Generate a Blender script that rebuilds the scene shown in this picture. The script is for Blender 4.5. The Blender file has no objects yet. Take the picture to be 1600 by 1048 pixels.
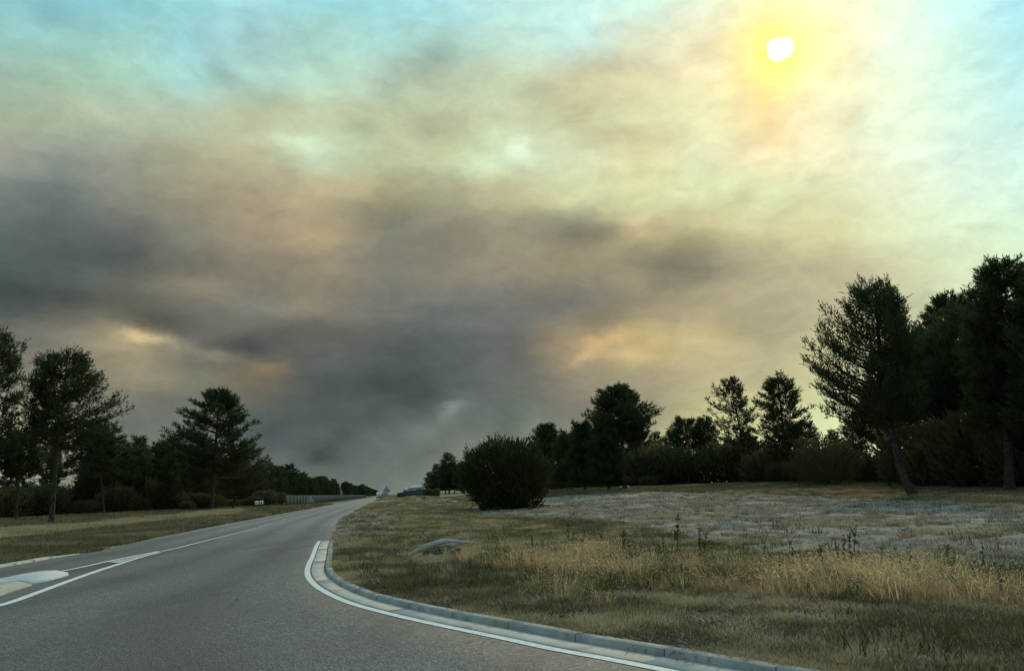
import bpy, math, random
import numpy as np
from mathutils import Vector, Matrix, noise as mnoise

S = bpy.context.scene
C = S.collection
rad = math.radians

# ------------------------------------------------------------------ camera
F_PX, CX, CY, CAM_H = 1156.0, 800.0, 524.0, 1.45       # the photograph is 1600 px wide
PITCH, ROLL = rad(11.765), rad(2.2)
_f = np.array([0, math.cos(PITCH), math.sin(PITCH)])
_u0 = np.array([0, -math.sin(PITCH), math.cos(PITCH)])
_r0 = np.array([1.0, 0, 0])
CR = _r0*math.cos(ROLL) - _u0*math.sin(ROLL)
CU = _r0*math.sin(ROLL) + _u0*math.cos(ROLL)
CF = _f
cam_d = bpy.data.cameras.new('camera')
cam = bpy.data.objects.new('camera', cam_d); C.objects.link(cam)
cam_d.sensor_width = 36; cam_d.lens = 36*F_PX/1600
cam_d.clip_start = 0.1; cam_d.clip_end = 12000
cam.matrix_world = Matrix(((CR[0], CU[0], -CF[0], 0), (CR[1], CU[1], -CF[1], 0), (CR[2], CU[2], -CF[2], CAM_H), (0, 0, 0, 1)))
S.camera = cam

# ------------------------------------------------------------------ light and sky
SUN_AZ, SUN_EL = rad(22.62), rad(30.2)
SUN_DIR = np.array([math.sin(SUN_AZ)*math.cos(SUN_EL), math.cos(SUN_AZ)*math.cos(SUN_EL), math.sin(SUN_EL)])
S.view_settings.view_transform = 'Standard'; S.view_settings.look = 'None'
S.view_settings.exposure = 0; S.view_settings.gamma = 1; S.view_settings.use_curve_mapping = False
S.render.film_transparent = False
S.cycles.max_bounces = 5; S.cycles.diffuse_bounces = 2; S.cycles.transmission_bounces = 4
S.cycles.glossy_bounces = 2; S.cycles.transparent_max_bounces = 6
sd = bpy.data.lights.new('sun', 'SUN'); sd.energy = 1.5; sd.angle = rad(10); sd.color = (1.0, 0.80, 0.52)
so = bpy.data.objects.new('sun', sd); C.objects.link(so)
so.rotation_euler = Vector(SUN_DIR).to_track_quat('Z', 'Y').to_euler()

def lin(c):
    c = np.asarray(c, float)/255.0
    return np.where(c <= 0.04045, c/12.92, ((c+0.055)/1.055)**2.4)

# colour notes of the smoke and sky, every 100 px across and at these heights of the photograph
ROWS_Y = [0, 60, 120, 180, 240, 300, 360, 420, 480, 540, 600, 650, 700, 770]
SKY = [
 [(140,195,200),(132,190,200),(135,195,202),(148,208,212),(160,215,220),(148,208,214),(158,218,224),(165,220,225),(185,230,226),(192,232,226),(200,235,222),(220,235,210),(246,238,195),(242,240,205),(225,243,220),(195,240,235),(172,230,240)],
 [(150,198,190),(145,195,190),(155,205,198),(152,205,210),(160,200,200),(165,210,200),(170,220,215),(165,205,195),(190,225,210),(190,230,225),(215,225,200),(225,222,190),(248,232,170),(244,236,195),(225,243,222),(200,240,230),(172,228,235)],
 [(155,180,165),(160,195,175),(165,205,185),(160,210,205),(160,195,185),(180,215,195),(178,205,185),(175,190,165),(195,210,180),(200,200,165),(210,205,165),(230,225,185),(246,228,165),(240,235,195),(222,240,215),(205,240,225),(182,232,232)],
 [(160,175,150),(170,185,160),(175,190,165),(175,190,165),(175,185,155),(190,200,165),(180,190,155),(185,195,160),(200,210,175),(185,185,145),(210,215,170),(222,222,180),(238,215,165),(235,235,200),(222,238,212),(208,238,222),(192,232,228)],
 [(150,155,140),(140,148,138),(150,155,138),(165,165,140),(180,180,145),(190,210,180),(180,190,155),(185,195,155),(200,220,185),(205,215,180),(215,210,165),(215,220,180),(232,222,180),(225,225,190),(225,240,215),(210,236,222),(198,232,222)],
 [(115,125,122),(108,118,115),(135,135,120),(150,145,122),(160,150,125),(175,165,130),(165,160,125),(165,165,135),(185,185,145),(200,205,160),(210,215,165),(205,215,170),(215,225,180),(215,220,178),(222,232,200),(212,236,215),(205,234,215)],
 [(90,102,100),(85,95,92),(95,98,95),(125,122,108),(145,132,112),(150,138,112),(120,118,105),(125,120,105),(135,130,110),(128,125,110),(170,160,125),(190,180,135),(205,200,155),(210,208,160),(215,225,185),(212,232,200),(208,232,205)],
 [(72,85,84),(75,84,82),(78,84,82),(105,103,92),(118,112,98),(135,125,105),(115,112,102),(120,115,102),(135,128,110),(140,130,108),(135,128,108),(125,120,105),(170,160,130),(180,172,140),(200,200,165),(210,222,185),(208,228,195)],
 [(70,80,80),(85,86,80),(98,96,86),(105,103,92),(110,110,100),(118,112,98),(105,105,98),(100,104,100),(108,110,105),(115,113,105),(140,132,110),(160,150,120),(165,158,130),(178,172,140),(190,190,155),(200,208,175),(204,220,190)],
 [(105,103,95),(115,110,98),(130,122,98),(92,92,86),(85,88,84),(90,92,88),(85,90,88),(85,92,90),(92,96,94),(160,142,110),(190,170,120),(185,172,128),(170,162,132),(190,185,145),(195,195,158),(200,208,175),(204,216,186)],
 [(112,108,98),(112,108,96),(120,114,98),(108,106,92),(112,104,88),(75,82,80),(70,80,80),(78,88,86),(95,100,95),(130,124,108),(148,142,118),(170,162,130),(178,170,135),(195,195,150),(200,205,165),(202,210,175),(204,214,185)],
 [(150,152,128),(115,114,104),(92,96,92),(98,104,98),(80,88,86),(70,80,80),(72,82,82),(90,98,94),(88,98,94),(115,115,105),(140,136,115),(185,182,135),(195,195,145),(210,220,170),(205,215,175),(205,214,178),(204,214,185)],
 [(205,210,170),(150,150,130),(110,116,108),(100,106,100),(80,90,90),(78,88,88),(85,95,92),(95,103,98),(100,108,104),(120,122,112),(175,176,142),(205,210,155),(208,214,160),(212,222,175),(206,216,178),(205,214,180),(204,214,185)],
 [(150,155,135),(120,125,112),(105,110,104),(95,102,98),(92,100,97),(90,100,97),(98,108,103),(103,112,106),(106,114,107),(128,130,117),(178,180,144),(205,210,158),(208,214,162),(210,218,172),(206,216,178),(205,214,180),(204,214,185)],
]
SKYC = np.array(SKY, float); SKYC[:6] *= np.array([1.01, 1.0, 1.01]); SKYC[11:, 4:9] *= 1.05; SKYC[9:12, 0:4] *= 1.10; SKYC[6:9, 1:9] *= 1.05
T = lin(np.minimum(SKYC, 255))                                    # 14 x 17 x 3, linear light
# finer cloud forms: x, y, half width, half height, slope in degrees, gain, warm tint
FORMS = [
 (500,366,60,18,5,.22,.12),(918,331,60,14,5,.14,0),(905,357,95,18,3,-.20,0),(905,400,60,16,0,.06,.12),(992,436,18,20,-20,.34,.12),(1055,416,66,20,-6,-.26,-.06),
 (840,467,80,24,0,-.16,0),(950,497,80,16,-18,-.16,0),(940,528,56,10,-18,.30,.14),(916,553,24,10,-20,.38,.15),(983,546,50,11,-8,.28,.18),(1085,512,50,14,-10,.14,.1),
 (880,575,60,14,-45,-.08,0),(645,572,80,54,0,-.13,-.06),(655,620,38,26,0,-.26,-.12),(589,600,44,16,0,-.17,-.09),(711,635,18,11,-20,.55,0),(684,653,46,10,-35,.28,0),(640,690,50,14,-30,.16,0),(740,700,40,16,-20,.12,0),
 (823,664,13,22,0,.45,.05),(786,678,18,16,0,-.14,0),(500,708,34,15,-20,-.32,-.14),(546,678,58,11,-35,-.20,-.08),(590,670,52,12,-30,.13,0),(426,675,50,20,0,-.26,-.14),
 (422,574,32,9,8,.38,.3),(488,489,90,7,3,.16,0),(500,512,120,11,3,-.10,0),(224,438,105,11,3,.24,.12),(320,450,60,10,3,.14,.1),(157,388,95,20,3,-.14,0),
 (86,468,120,14,8,-.24,-.05),(205,494,70,11,14,-.24,0),(275,508,50,12,16,-.22,0),(238,525,40,9,15,.85,.2),(190,520,40,10,15,.25,.15),(329,554,34,8,15,.55,.15),
 (367,534,60,12,14,-.28,-.05),(157,532,60,22,5,.16,.05),(238,582,60,18,0,.10,.05),(235,634,66,11,-5,-.24,-.08),(200,668,50,14,0,.14,0),(60,300,60,30,0,-.06,-.04),
 (679,96,36,18,-20,-.24,0),(714,61,22,16,-30,-.15,0),(836,145,40,20,-10,-.20,.10),(950,103,52,18,-8,-.17,.12),(989,50,34,11,-10,-.12,.08),(664,191,52,14,5,-.24,0),
 (603,149,18,13,0,-.18,0),(557,197,26,20,0,-.17,-.02),(767,187,50,11,-5,-.14,.06),(958,221,52,10,5,-.15,.10),(817,229,22,13,20,.26,-.12),(737,263,70,11,3,.17,-.08),
 (843,303,60,8,0,.16,.08),(828,280,50,8,0,-.10,0),(996,362,30,13,0,.24,.15),(1183,153,30,26,20,-.06,.08),(1191,217,50,10,-3,-.13,.08),(1321,179,40,17,8,-.15,.10),
 (1092,69,50,12,10,-.12,.10),(1015,107,60,10,0,-.14,.08),(1023,214,50,16,0,-.14,.04),(1160,313,40,10,8,-.18,.08),(1057,374,60,13,0,-.22,0),(1206,252,40,8,0,.08,-.06),
 (1250,330,60,8,15,-.08,.04),(1340,220,40,10,30,-.06,.03),(1290,300,60,9,20,-.06,.05),(1110,300,40,8,-5,.10,.02),(1230,400,100,12,10,-.10,0),(1320,380,60,9,15,-.07,.02),
 (1130,460,70,12,-10,.06,.03),(1180,500,80,10,-8,-.07,.03),(1240,540,70,10,-5,-.06,0),(1030,640,70,14,-8,-.10,0),(960,600,60,12,-20,.05,.04),(1080,610,60,9,-10,.05,.04),
 (345,118,18,18,0,-.14,-.03),(400,70,24,15,20,-.17,-.06),(350,100,10,30,30,-.06,0),(470,75,44,22,30,-.08,0),(430,165,44,14,-5,-.14,.08),(392,118,24,14,30,.12,.0),(460,220,50,12,10,.18,-.08),
 (350,52,16,12,30,.08,-.02),(240,90,60,14,10,.06,-.03),(80,18,60,11,0,-.12,-.05),(110,60,70,10,5,.05,0),(560,30,50,24,0,-.07,0),(640,60,30,30,0,-.05,0),(280,230,80,12,0,-.05,.05),
 (150,260,90,14,3,-.08,0),(420,270,70,12,5,.05,.06),(560,290,50,10,5,.10,.08),(620,320,70,16,0,-.14,0),(590,350,60,14,0,-.08,0),(700,330,60,12,5,-.06,0),(390,340,60,14,10,.04,.05),
 (730,420,60,12,0,.05,.05),(700,480,60,14,0,-.08,-.03),(780,500,60,14,-8,.03,0),(820,540,40,30,-30,-.07,0),(600,530,60,14,5,-.05,0),(540,560,40,14,0,.06,.04),(700,600,14,40,0,.07,0),(735,605,10,36,0,-.08,-.03),
 (620,740,140,18,0,.05,0),(480,740,60,14,-10,.05,0),(660,700,50,12,-20,-.07,-.02),(740,668,40,14,-10,-.05,.0),(760,700,36,14,-20,.07,.02),
]
def sky_at(px, py):
    """colour noted in the photograph's sky at (px, py) arrays, clamped at its borders"""
    x = np.clip(px/100.0, 0, 15.999); y = np.interp(py, ROWS_Y, np.arange(len(ROWS_Y)))
    y = np.clip(y, 0, len(ROWS_Y)-1.001)
    i = x.astype(int); j = y.astype(int); a = (x-i)[..., None]; b = (y-j)[..., None]
    a = a*a*(3-2*a)*.5 + a*.5; b = b*b*(3-2*b)*.5 + b*.5
    c = (T[j, i]*(1-a)+T[j, i+1]*a)*(1-b) + (T[j+1, i]*(1-a)+T[j+1, i+1]*a)*b
    for fx, fy, w, h, ang, g, warm in FORMS:
        if h < 12 and abs(g) >= .3: continue
        A = rad(ang); dx = px-fx; dy = py-fy
        uu = dx*math.cos(A)+dy*math.sin(A); vv = -dx*math.sin(A)+dy*math.cos(A)
        k = np.exp(-(uu/w)**2-(vv/max(h, 11))**2)[..., None]
        g = g*1.3 if g < .3 else g; warm = warm*(.6 if g > .2 or fy > 320 else .35)
        c = c*np.clip(1 + k*np.array([g+warm, g, g-warm]), .45, 3)
    return c
def px_dir(px, py):
    v = CR*(px-CX)/F_PX + CU*(CY-py)/F_PX + CF
    return v/np.linalg.norm(v)
def dir_px(D):
    D = np.asarray(D, float); z = D @ CF
    return CX + F_PX*(D @ CR)/z, CY - F_PX*(D @ CU)/z

EL0, DEL, NEL = -1.0, 1.35, 30
AZ0, AZ1, NST = -41.0, 41.0, 63
els = EL0 + DEL*np.arange(NEL); azs = np.linspace(AZ0, AZ1, NST)
EE, AA = np.meshgrid(np.radians(els), np.radians(azs), indexing='ij')
DD = np.stack([np.sin(AA)*np.cos(EE), np.cos(AA)*np.cos(EE), np.sin(EE)], -1)
PX, PY = dir_px(DD)
G = sky_at(PX, PY)*np.array([1.10, 1.11, 1.07])
SIG = 0.50
K = np.exp(-((np.arange(NEL)[:, None]-np.arange(NEL)[None, :])**2)/(2*SIG*SIG))
K /= K.sum(1, keepdims=True).max()
Gd = np.linalg.solve(K+0.02*np.eye(NEL), G.reshape(NEL, -1)).reshape(G.shape)
Gd = np.clip(Gd, 0.004, 3.0)

def make_row(r):
    gt = bpy.data.node_groups.new('sky_row', 'ShaderNodeTree')
    for nm in ('left', 'right', 'side'): gt.interface.new_socket(nm, in_out='INPUT', socket_type='NodeSocketFloat')
    gt.interface.new_socket('Color', in_out='OUTPUT', socket_type='NodeSocketColor')
    gi = gt.nodes.new('NodeGroupInput'); go = gt.nodes.new('NodeGroupOutput'); mx_ = gt.nodes.new('ShaderNodeMix'); mx_.data_type = 'RGBA'
    for hf in range(2):
        cr = gt.nodes.new('ShaderNodeValToRGB'); cr.color_ramp.interpolation = 'CARDINAL'; e = cr.color_ramp.elements
        for k in range(1, 31): e.new(k/31)
        for k in range(32): e[k].color = (*Gd[r, k+31*hf], 1)
        gt.links.new(gi.outputs[hf], cr.inputs[0]); gt.links.new(cr.outputs[0], mx_.inputs[6+hf])
    gt.links.new(gi.outputs[2], mx_.inputs[0]); gt.links.new(mx_.outputs[2], go.inputs[0]); return gt
row_trees = [make_row(r) for r in range(NEL)]

W = bpy.data.worlds.new('World'); S.world = W; W.use_nodes = True
W.cycles.sampling_method = 'MANUAL'; W.cycles.sample_map_resolution = 512
nt = W.node_tree; nt.nodes.clear()
class NT:
    def __init__(s, tree): s.t = tree
    def n(s, kind, **kw):
        o = s.t.nodes.new(kind)
        for k, v in kw.items(): setattr(o, k, v)
        return o
    def put(s, sock, v):
        if isinstance(v, bpy.types.NodeSocket): s.t.links.new(v, sock)
        elif v is not None: sock.default_value = v
    def m(s, op, a, b=None, c=None, clamp=False):
        o = s.n('ShaderNodeMath', operation=op, use_clamp=clamp)
        for i, v in enumerate((a, b, c)): s.put(o.inputs[i], v)
        return o.outputs[0]
    def vm(s, op, a, b=None, scale=None):
        o = s.n('ShaderNodeVectorMath', operation=op)
        s.put(o.inputs[0], a); s.put(o.inputs[1], b)
        if scale is not None: s.put(o.inputs['Scale'], scale)
        return o.outputs['Value'] if op in ('DOT_PRODUCT', 'LENGTH', 'DISTANCE') else o.outputs['Vector']
    def noise(s, vec, scale, detail=4, rough=.55, dist=0):
        o = s.n('ShaderNodeTexNoise'); s.put(o.inputs['Vector'], vec)
        o.inputs['Scale'].default_value = scale; o.inputs['Detail'].default_value = detail
        o.inputs['Roughness'].default_value = rough; o.inputs['Distortion'].default_value = dist
        return o
    def mr(s, v, a, b, c=0., d=1., smooth=True):
        o = s.n('ShaderNodeMapRange', interpolation_type='SMOOTHSTEP' if smooth else 'LINEAR')
        s.put(o.inputs[0], v)
        for i, q in enumerate((a, b, c, d)): s.put(o.inputs[1+i], q)
        return o.outputs[0]
    def mix(s, f, a, b, mode='MIX'):
        o = s.n('ShaderNodeMix', data_type='RGBA', blend_type=mode)
        s.put(o.inputs[0], f)
        for i, v in ((6, a), (7, b)):
            if isinstance(v, (tuple, list)) and len(v) == 3: v = (*v, 1)
            s.put(o.inputs[i], v)
        return o.outputs[2]
w = NT(nt)
tc = w.n('ShaderNodeTexCoord').outputs['Generated']
D0 = w.vm('NORMALIZE', tc)
# clouds drift in flattened billows: noise stretched sideways, used to bend the smoke's layout
st = w.vm('MULTIPLY', D0, (1.0, 1.0, 2.0))
n1 = w.vm('SUBTRACT', w.noise(st, 5.5, 3, .5).outputs['Color'], (.5, .5, .5))
n2 = w.vm('SUBTRACT', w.noise(st, 15.0, 9, .66).outputs['Color'], (.5, .5, .5))
wv = w.vm('ADD', w.vm('SCALE', n1, scale=.018), w.vm('SCALE', n2, scale=.037))
wv = w.vm('MULTIPLY', wv, (1.3, 1.0, .75))
D1 = w.vm('NORMALIZE', w.vm('ADD', D0, wv))
sep = w.n('ShaderNodeSeparateXYZ'); w.put(sep.inputs[0], D1)
az = w.m('ARCTAN2', sep.outputs[0], sep.outputs[1])
el = w.m('ARCSINE', sep.outputs[2])
azd = w.m('MULTIPLY', az, 180/math.pi); eld = w.m('MULTIPLY', el, 180/math.pi)
facs = (w.mr(azd, AZ0, 0, 0, 1, False), w.mr(azd, 0, AZ1, 0, 1, False)); side = w.m('GREATER_THAN', azd, 0.0)
tt = w.m('MINIMUM', w.m('MAXIMUM', w.m('MULTIPLY_ADD', eld, 1/DEL, -EL0/DEL), 0.0), NEL-1.0)
acc = None
norm = None
for r in range(NEL):
    row = w.n('ShaderNodeGroup'); row.node_tree = row_trees[r]
    for k in range(3): w.put(row.inputs[k], (facs[0], facs[1], side)[k])
    both = row.outputs[0]
    dlt = w.m('SUBTRACT', tt, float(r))
    g = w.m('EXPONENT', w.m('MULTIPLY', w.m('MULTIPLY', dlt, dlt), -1/(2*SIG*SIG)))
    t_ = w.vm('SCALE', both, scale=g)
    acc = t_ if acc is None else w.vm('ADD', acc, t_)
    norm = g if norm is None else w.m('ADD', norm, g)
acc = w.vm('SCALE', acc, scale=w.m('DIVIDE', 1.0, norm))
# wisps
nw = w.noise(w.vm('MULTIPLY', D1, (1, 1, 2.4)), 10.0, 9, .64, .5).outputs['Fac']
nf = w.noise(w.vm('MULTIPLY', D1, (1, 1, 1.7)), 34.0, 7, .62, .3).outputs['Fac']
bill = w.m('ADD', w.m('MULTIPLY_ADD', nw, .55, -.275), w.m('MULTIPLY_ADD', nf, .40, -.20))
acc = w.vm('SCALE', acc, scale=w.m('ADD', 1.0, bill))
# small bright rims and folds of the smoke
D2 = w.vm('NORMALIZE', w.vm('ADD', D0, w.vm('SCALE', n2, scale=.045)))
tot = None
for fx, fy, fw, fh, ang, g, warm in FORMS:
    if not (fh < 12 and abs(g) >= .3): continue
    A = rad(ang); c0 = px_dir(fx, fy)
    uu = CR*math.cos(A) - CU*math.sin(A); vv = CR*math.sin(A) + CU*math.cos(A)
    a_ = w.vm('DOT_PRODUCT', w.vm('SUBTRACT', D2, tuple(c0)), tuple(uu*F_PX/fw))
    b_ = w.vm('DOT_PRODUCT', w.vm('SUBTRACT', D2, tuple(c0)), tuple(vv*F_PX/fh))
    q = w.m('MULTIPLY_ADD', a_, a_, w.m('MULTIPLY', b_, b_))
    kk = w.m('MULTIPLY', w.m('EXPONENT', w.m('MULTIPLY', q, -1.0)), g)
    t_ = w.vm('SCALE', (1+warm/g, 1, 1-warm/g), scale=kk)
    tot = t_ if tot is None else w.vm('ADD', tot, t_)
front = w.mr(w.vm('DOT_PRODUCT', D0, (0, 1, 0)), 0.0, .3)
acc = w.vm('MULTIPLY', acc, w.vm('ADD', (1, 1, 1), w.vm('SCALE', tot, scale=front)))
# the clear air behind and above, with thin veils of smoke
sk = w.n('ShaderNodeTexSky', sky_type='NISHITA', sun_disc=False)
sk.sun_elevation = SUN_EL; sk.sun_rotation = SUN_AZ; sk.air_density = 1.2; sk.dust_density = 2.0; sk.ozone_density = 1.5
veil = w.mr(w.noise(w.vm('MULTIPLY', D1, (1, 1, 2)), 2.2, 6, .6).outputs['Fac'], .35, .75)
outside = w.m('MAXIMUM', w.mr(w.m('ABSOLUTE', azd), 46, 80), w.mr(eld, 38, 55))
clear = w.m('MULTIPLY_ADD', outside, w.m('MULTIPLY_ADD', veil, -.35, .75), .012)
nish = w.vm('SCALE', sk.outputs[0], scale=1.0)
# sun seen through smoke: core and halo
cosn = w.vm('DOT_PRODUCT', w.vm('NORMALIZE', w.vm('ADD', D0, w.vm('SCALE', n2, scale=.024))), tuple(SUN_DIR))
ang = w.m('MULTIPLY', w.m('ARCCOSINE', w.m('MINIMUM', cosn, 1.0)), 180/math.pi)
core = w.mr(ang, .98, .30)
h1 = w.m('EXPONENT', w.m('MULTIPLY', w.m('POWER', w.m('MULTIPLY', ang, 1/1.9), 1.5), -1.0))
h2 = w.m('EXPONENT', w.m('MULTIPLY', w.m('POWER', w.m('MULTIPLY', ang, 1/5.5), 1.4), -1.0))
glow = w.vm('ADD', w.vm('SCALE', (.32, .24, -.22), scale=h1), w.vm('SCALE', (.06, .04, -.06), scale=h2))
glow = w.vm('ADD', glow, w.vm('SCALE', (3.0, 3.0, 3.0), scale=core))
smoke = w.vm('MAXIMUM', w.vm('ADD', acc, glow), (0, 0, 0))
bgA = w.n('ShaderNodeBackground'); w.put(bgA.inputs[0], nish); bgA.inputs[1].default_value = .15
bgB = w.n('ShaderNodeBackground'); w.put(bgB.inputs[0], smoke); bgB.inputs[1].default_value = 1.0
mx = w.n('ShaderNodeMixShader'); w.put(mx.inputs[0], clear)
nt.links.new(bgB.outputs[0], mx.inputs[1]); nt.links.new(bgA.outputs[0], mx.inputs[2])
wo = w.n('ShaderNodeOutputWorld'); nt.links.new(mx.outputs[0], wo.inputs[0])
#%%GEOM
# ------------------------------------------------------------------ helpers
rng = np.random.default_rng(7)
def tag(o, label=None, cat=None, group=None, kind=None):
    for k, v in (('label', label), ('category', cat), ('group', group), ('kind', kind)):
        if v: o[k] = v
    return o
def empty(name, loc=(0, 0, 0)):
    o = bpy.data.objects.new(name, None); o.location = loc; o.empty_display_size = .2; C.objects.link(o); return o
def mesh_np(name, V, faces, mat=None, attrs=None, smooth=False):
    """faces: list of (n,k) int arrays"""
    me = bpy.data.meshes.new(name)
    V = np.asarray(V, np.float32)
    me.vertices.add(len(V)); me.vertices.foreach_set('co', V.ravel())
    loops = np.concatenate([np.asarray(f).ravel() for f in faces]).astype(np.int32)
    tot = np.concatenate([np.full(len(f), np.asarray(f).shape[1], np.int32) for f in faces])
    start = np.concatenate([[0], np.cumsum(tot)[:-1]]).astype(np.int32)
    me.loops.add(len(loops)); me.loops.foreach_set('vertex_index', loops)
    me.polygons.add(len(tot)); me.polygons.foreach_set('loop_start', start); me.polygons.foreach_set('loop_total', tot)
    if smooth: me.polygons.foreach_set('use_smooth', np.ones(len(tot), bool))
    if attrs:
        for k, a in attrs.items():
            at = me.attributes.new(k, 'FLOAT', 'POINT'); at.data.foreach_set('value', np.asarray(a, np.float32))
    me.update(calc_edges=True)
    if mat: me.materials.append(mat)
    return me
def link(name, me, parent=None, loc=None):
    o = bpy.data.objects.new(name, me); C.objects.link(o)
    if parent: o.parent = parent
    if loc is not None: o.location = loc
    return o
class MB:
    """collects simple shapes into one mesh"""
    def __init__(s): s.V = []; s.F = {}; s.n = 0
    def add(s, V, F):
        V = np.asarray(V, float)
        for f in F: s.F.setdefault(len(f), []).append([i+s.n for i in f])
        s.V.append(V); s.n += len(V)
    def box(s, c, d, R=None, bev=0.0):
        c = np.array(c, float); d = np.array(d, float)/2
        P = np.array([(x, y, z) for x in (-1, 1) for y in (-1, 1) for z in (-1, 1)], float)*d
        if R is not None: P = P @ np.array(R).T
        s.add(P+c, [(0, 1, 3, 2), (4, 6, 7, 5), (0, 4, 5, 1), (2, 3, 7, 6), (0, 2, 6, 4), (1, 5, 7, 3)])
    def tube(s, pts, rads, n=6, cap=True):
        pts = np.asarray(pts, float); m = len(pts); rads = np.broadcast_to(rads, (m,))
        T_ = np.gradient(pts, axis=0); T_ /= np.linalg.norm(T_, axis=1, keepdims=True)+1e-9
        ref = np.array([0.3, 0.9, 0.1]) if abs(T_[0][2]) > .7 else np.array([0, 0, 1.0])
        A = np.cross(T_, ref); A /= np.linalg.norm(A, axis=1, keepdims=True)+1e-9
        B = np.cross(T_, A)
        a = np.linspace(0, 2*math.pi, n, endpoint=False)
        V = pts[:, None]+rads[:, None, None]*(A[:, None]*np.cos(a)[None, :, None]+B[:, None]*np.sin(a)[None, :, None])
        F = [(i*n+k, i*n+(k+1) % n, (i+1)*n+(k+1) % n, (i+1)*n+k) for i in range(m-1) for k in range(n)]
        if cap: F += [tuple(range(n)), tuple((m-1)*n+k for k in reversed(range(n)))]
        s.add(V.reshape(-1, 3), F)
    def mesh(s, name, mat, smooth=False):
        return mesh_np(name, np.concatenate(s.V), [np.array(f) for f in s.F.values()], mat, smooth=smooth)
def catmull(P, step):
    P = np.asarray(P, float); Q = np.vstack([2*P[0]-P[1], P, 2*P[-1]-P[-2]]); out = []
    for i in range(1, len(Q)-2):
        p0, p1, p2, p3 = Q[i-1:i+3]; n = max(2, int(np.linalg.norm(p2-p1)/step))
        t = np.linspace(0, 1, n, endpoint=False)[:, None]
        out.append(.5*(2*p1+(p2-p0)*t+(2*p0-5*p1+4*p2-p3)*t**2+(-p0+3*p1-3*p2+p3)*t**3))
    return np.vstack(out+[P[-1:]])
def resample(P, step):
    L = np.concatenate([[0], np.cumsum(np.linalg.norm(np.diff(P, axis=0), axis=1))])
    s_ = np.arange(0, L[-1], step)
    return np.stack([np.interp(s_, L, P[:, k]) for k in range(P.shape[1])], 1)
def ss(x, a, b):
    t = np.clip((np.asarray(x, float)-a)/(b-a), 0, 1); return t*t*(3-2*t)
def offset(P, d):
    """shift a plan polyline sideways, positive to the left of its direction"""
    t = np.gradient(P, axis=0); t /= np.linalg.norm(t, axis=1, keepdims=True)
    return P + d*np.stack([-t[:, 1], t[:, 0]], 1)
def inside(P, poly):
    x, y = P[:, 0], P[:, 1]; r = np.zeros(len(P), bool)
    for (x1, y1), (x2, y2) in zip(poly, np.roll(poly, -1, 0)):
        if y1 == y2: continue
        r ^= ((y1 > y) != (y2 > y)) & (x < (x2-x1)*(y-y1)/(y2-y1)+x1)
    return r
def dist_poly(P, poly, closed=True):
    d = np.full(len(P), 1e9); nx = np.roll(poly, -1, 0) if closed else poly[1:]
    for a, b in zip(poly if closed else poly[:-1], nx):
        ab = b-a; t = np.clip(((P-a)@ab)/(ab@ab+1e-12), 0, 1)
        d = np.minimum(d, np.linalg.norm(P-a-t[:, None]*ab, axis=1))
    return d

# ------------------------------------------------------------------ materials
def mat(name, col=(.5, .5, .5), rough=.8, spec=.3):
    m = bpy.data.materials.new(name); m.use_nodes = True; t = NT(m.node_tree)
    b = m.node_tree.nodes['Principled BSDF']
    b.inputs['Base Color'].default_value = (*col, 1); b.inputs['Roughness'].default_value = rough
    b.inputs['Specular IOR Level'].default_value = spec
    return m, t, b
def bump(t, b, h, strength=.5, distance=.02):
    n = t.n('ShaderNodeBump'); n.inputs['Strength'].default_value = strength; n.inputs['Distance'].default_value = distance
    t.put(n.inputs['Height'], h); t.put(b.inputs['Normal'], n.outputs[0])
def simple(name, c1, c2, scale=8, rough=.85, spec=.25, bmp=.3, dist=.01, detail=6, metal=0):
    m, t, b = mat(name, c1, rough, spec)
    p = t.n('ShaderNodeTexCoord').outputs['Object']
    n = t.noise(p, scale, detail, .65).outputs['Fac']
    t.put(b.inputs['Base Color'], t.mix(t.mr(n, .3, .7), c1, c2)); b.inputs['Metallic'].default_value = metal
    if bmp: bump(t, b, t.noise(p, scale*6, 4).outputs['Fac'], bmp, dist)
    return m
def pos(t): return t.n('ShaderNodeNewGeometry').outputs['Position']
def attr(t, name, kind='GEOMETRY'):
    a = t.n('ShaderNodeAttribute', attribute_name=name, attribute_type=kind); return a.outputs['Fac']

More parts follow.
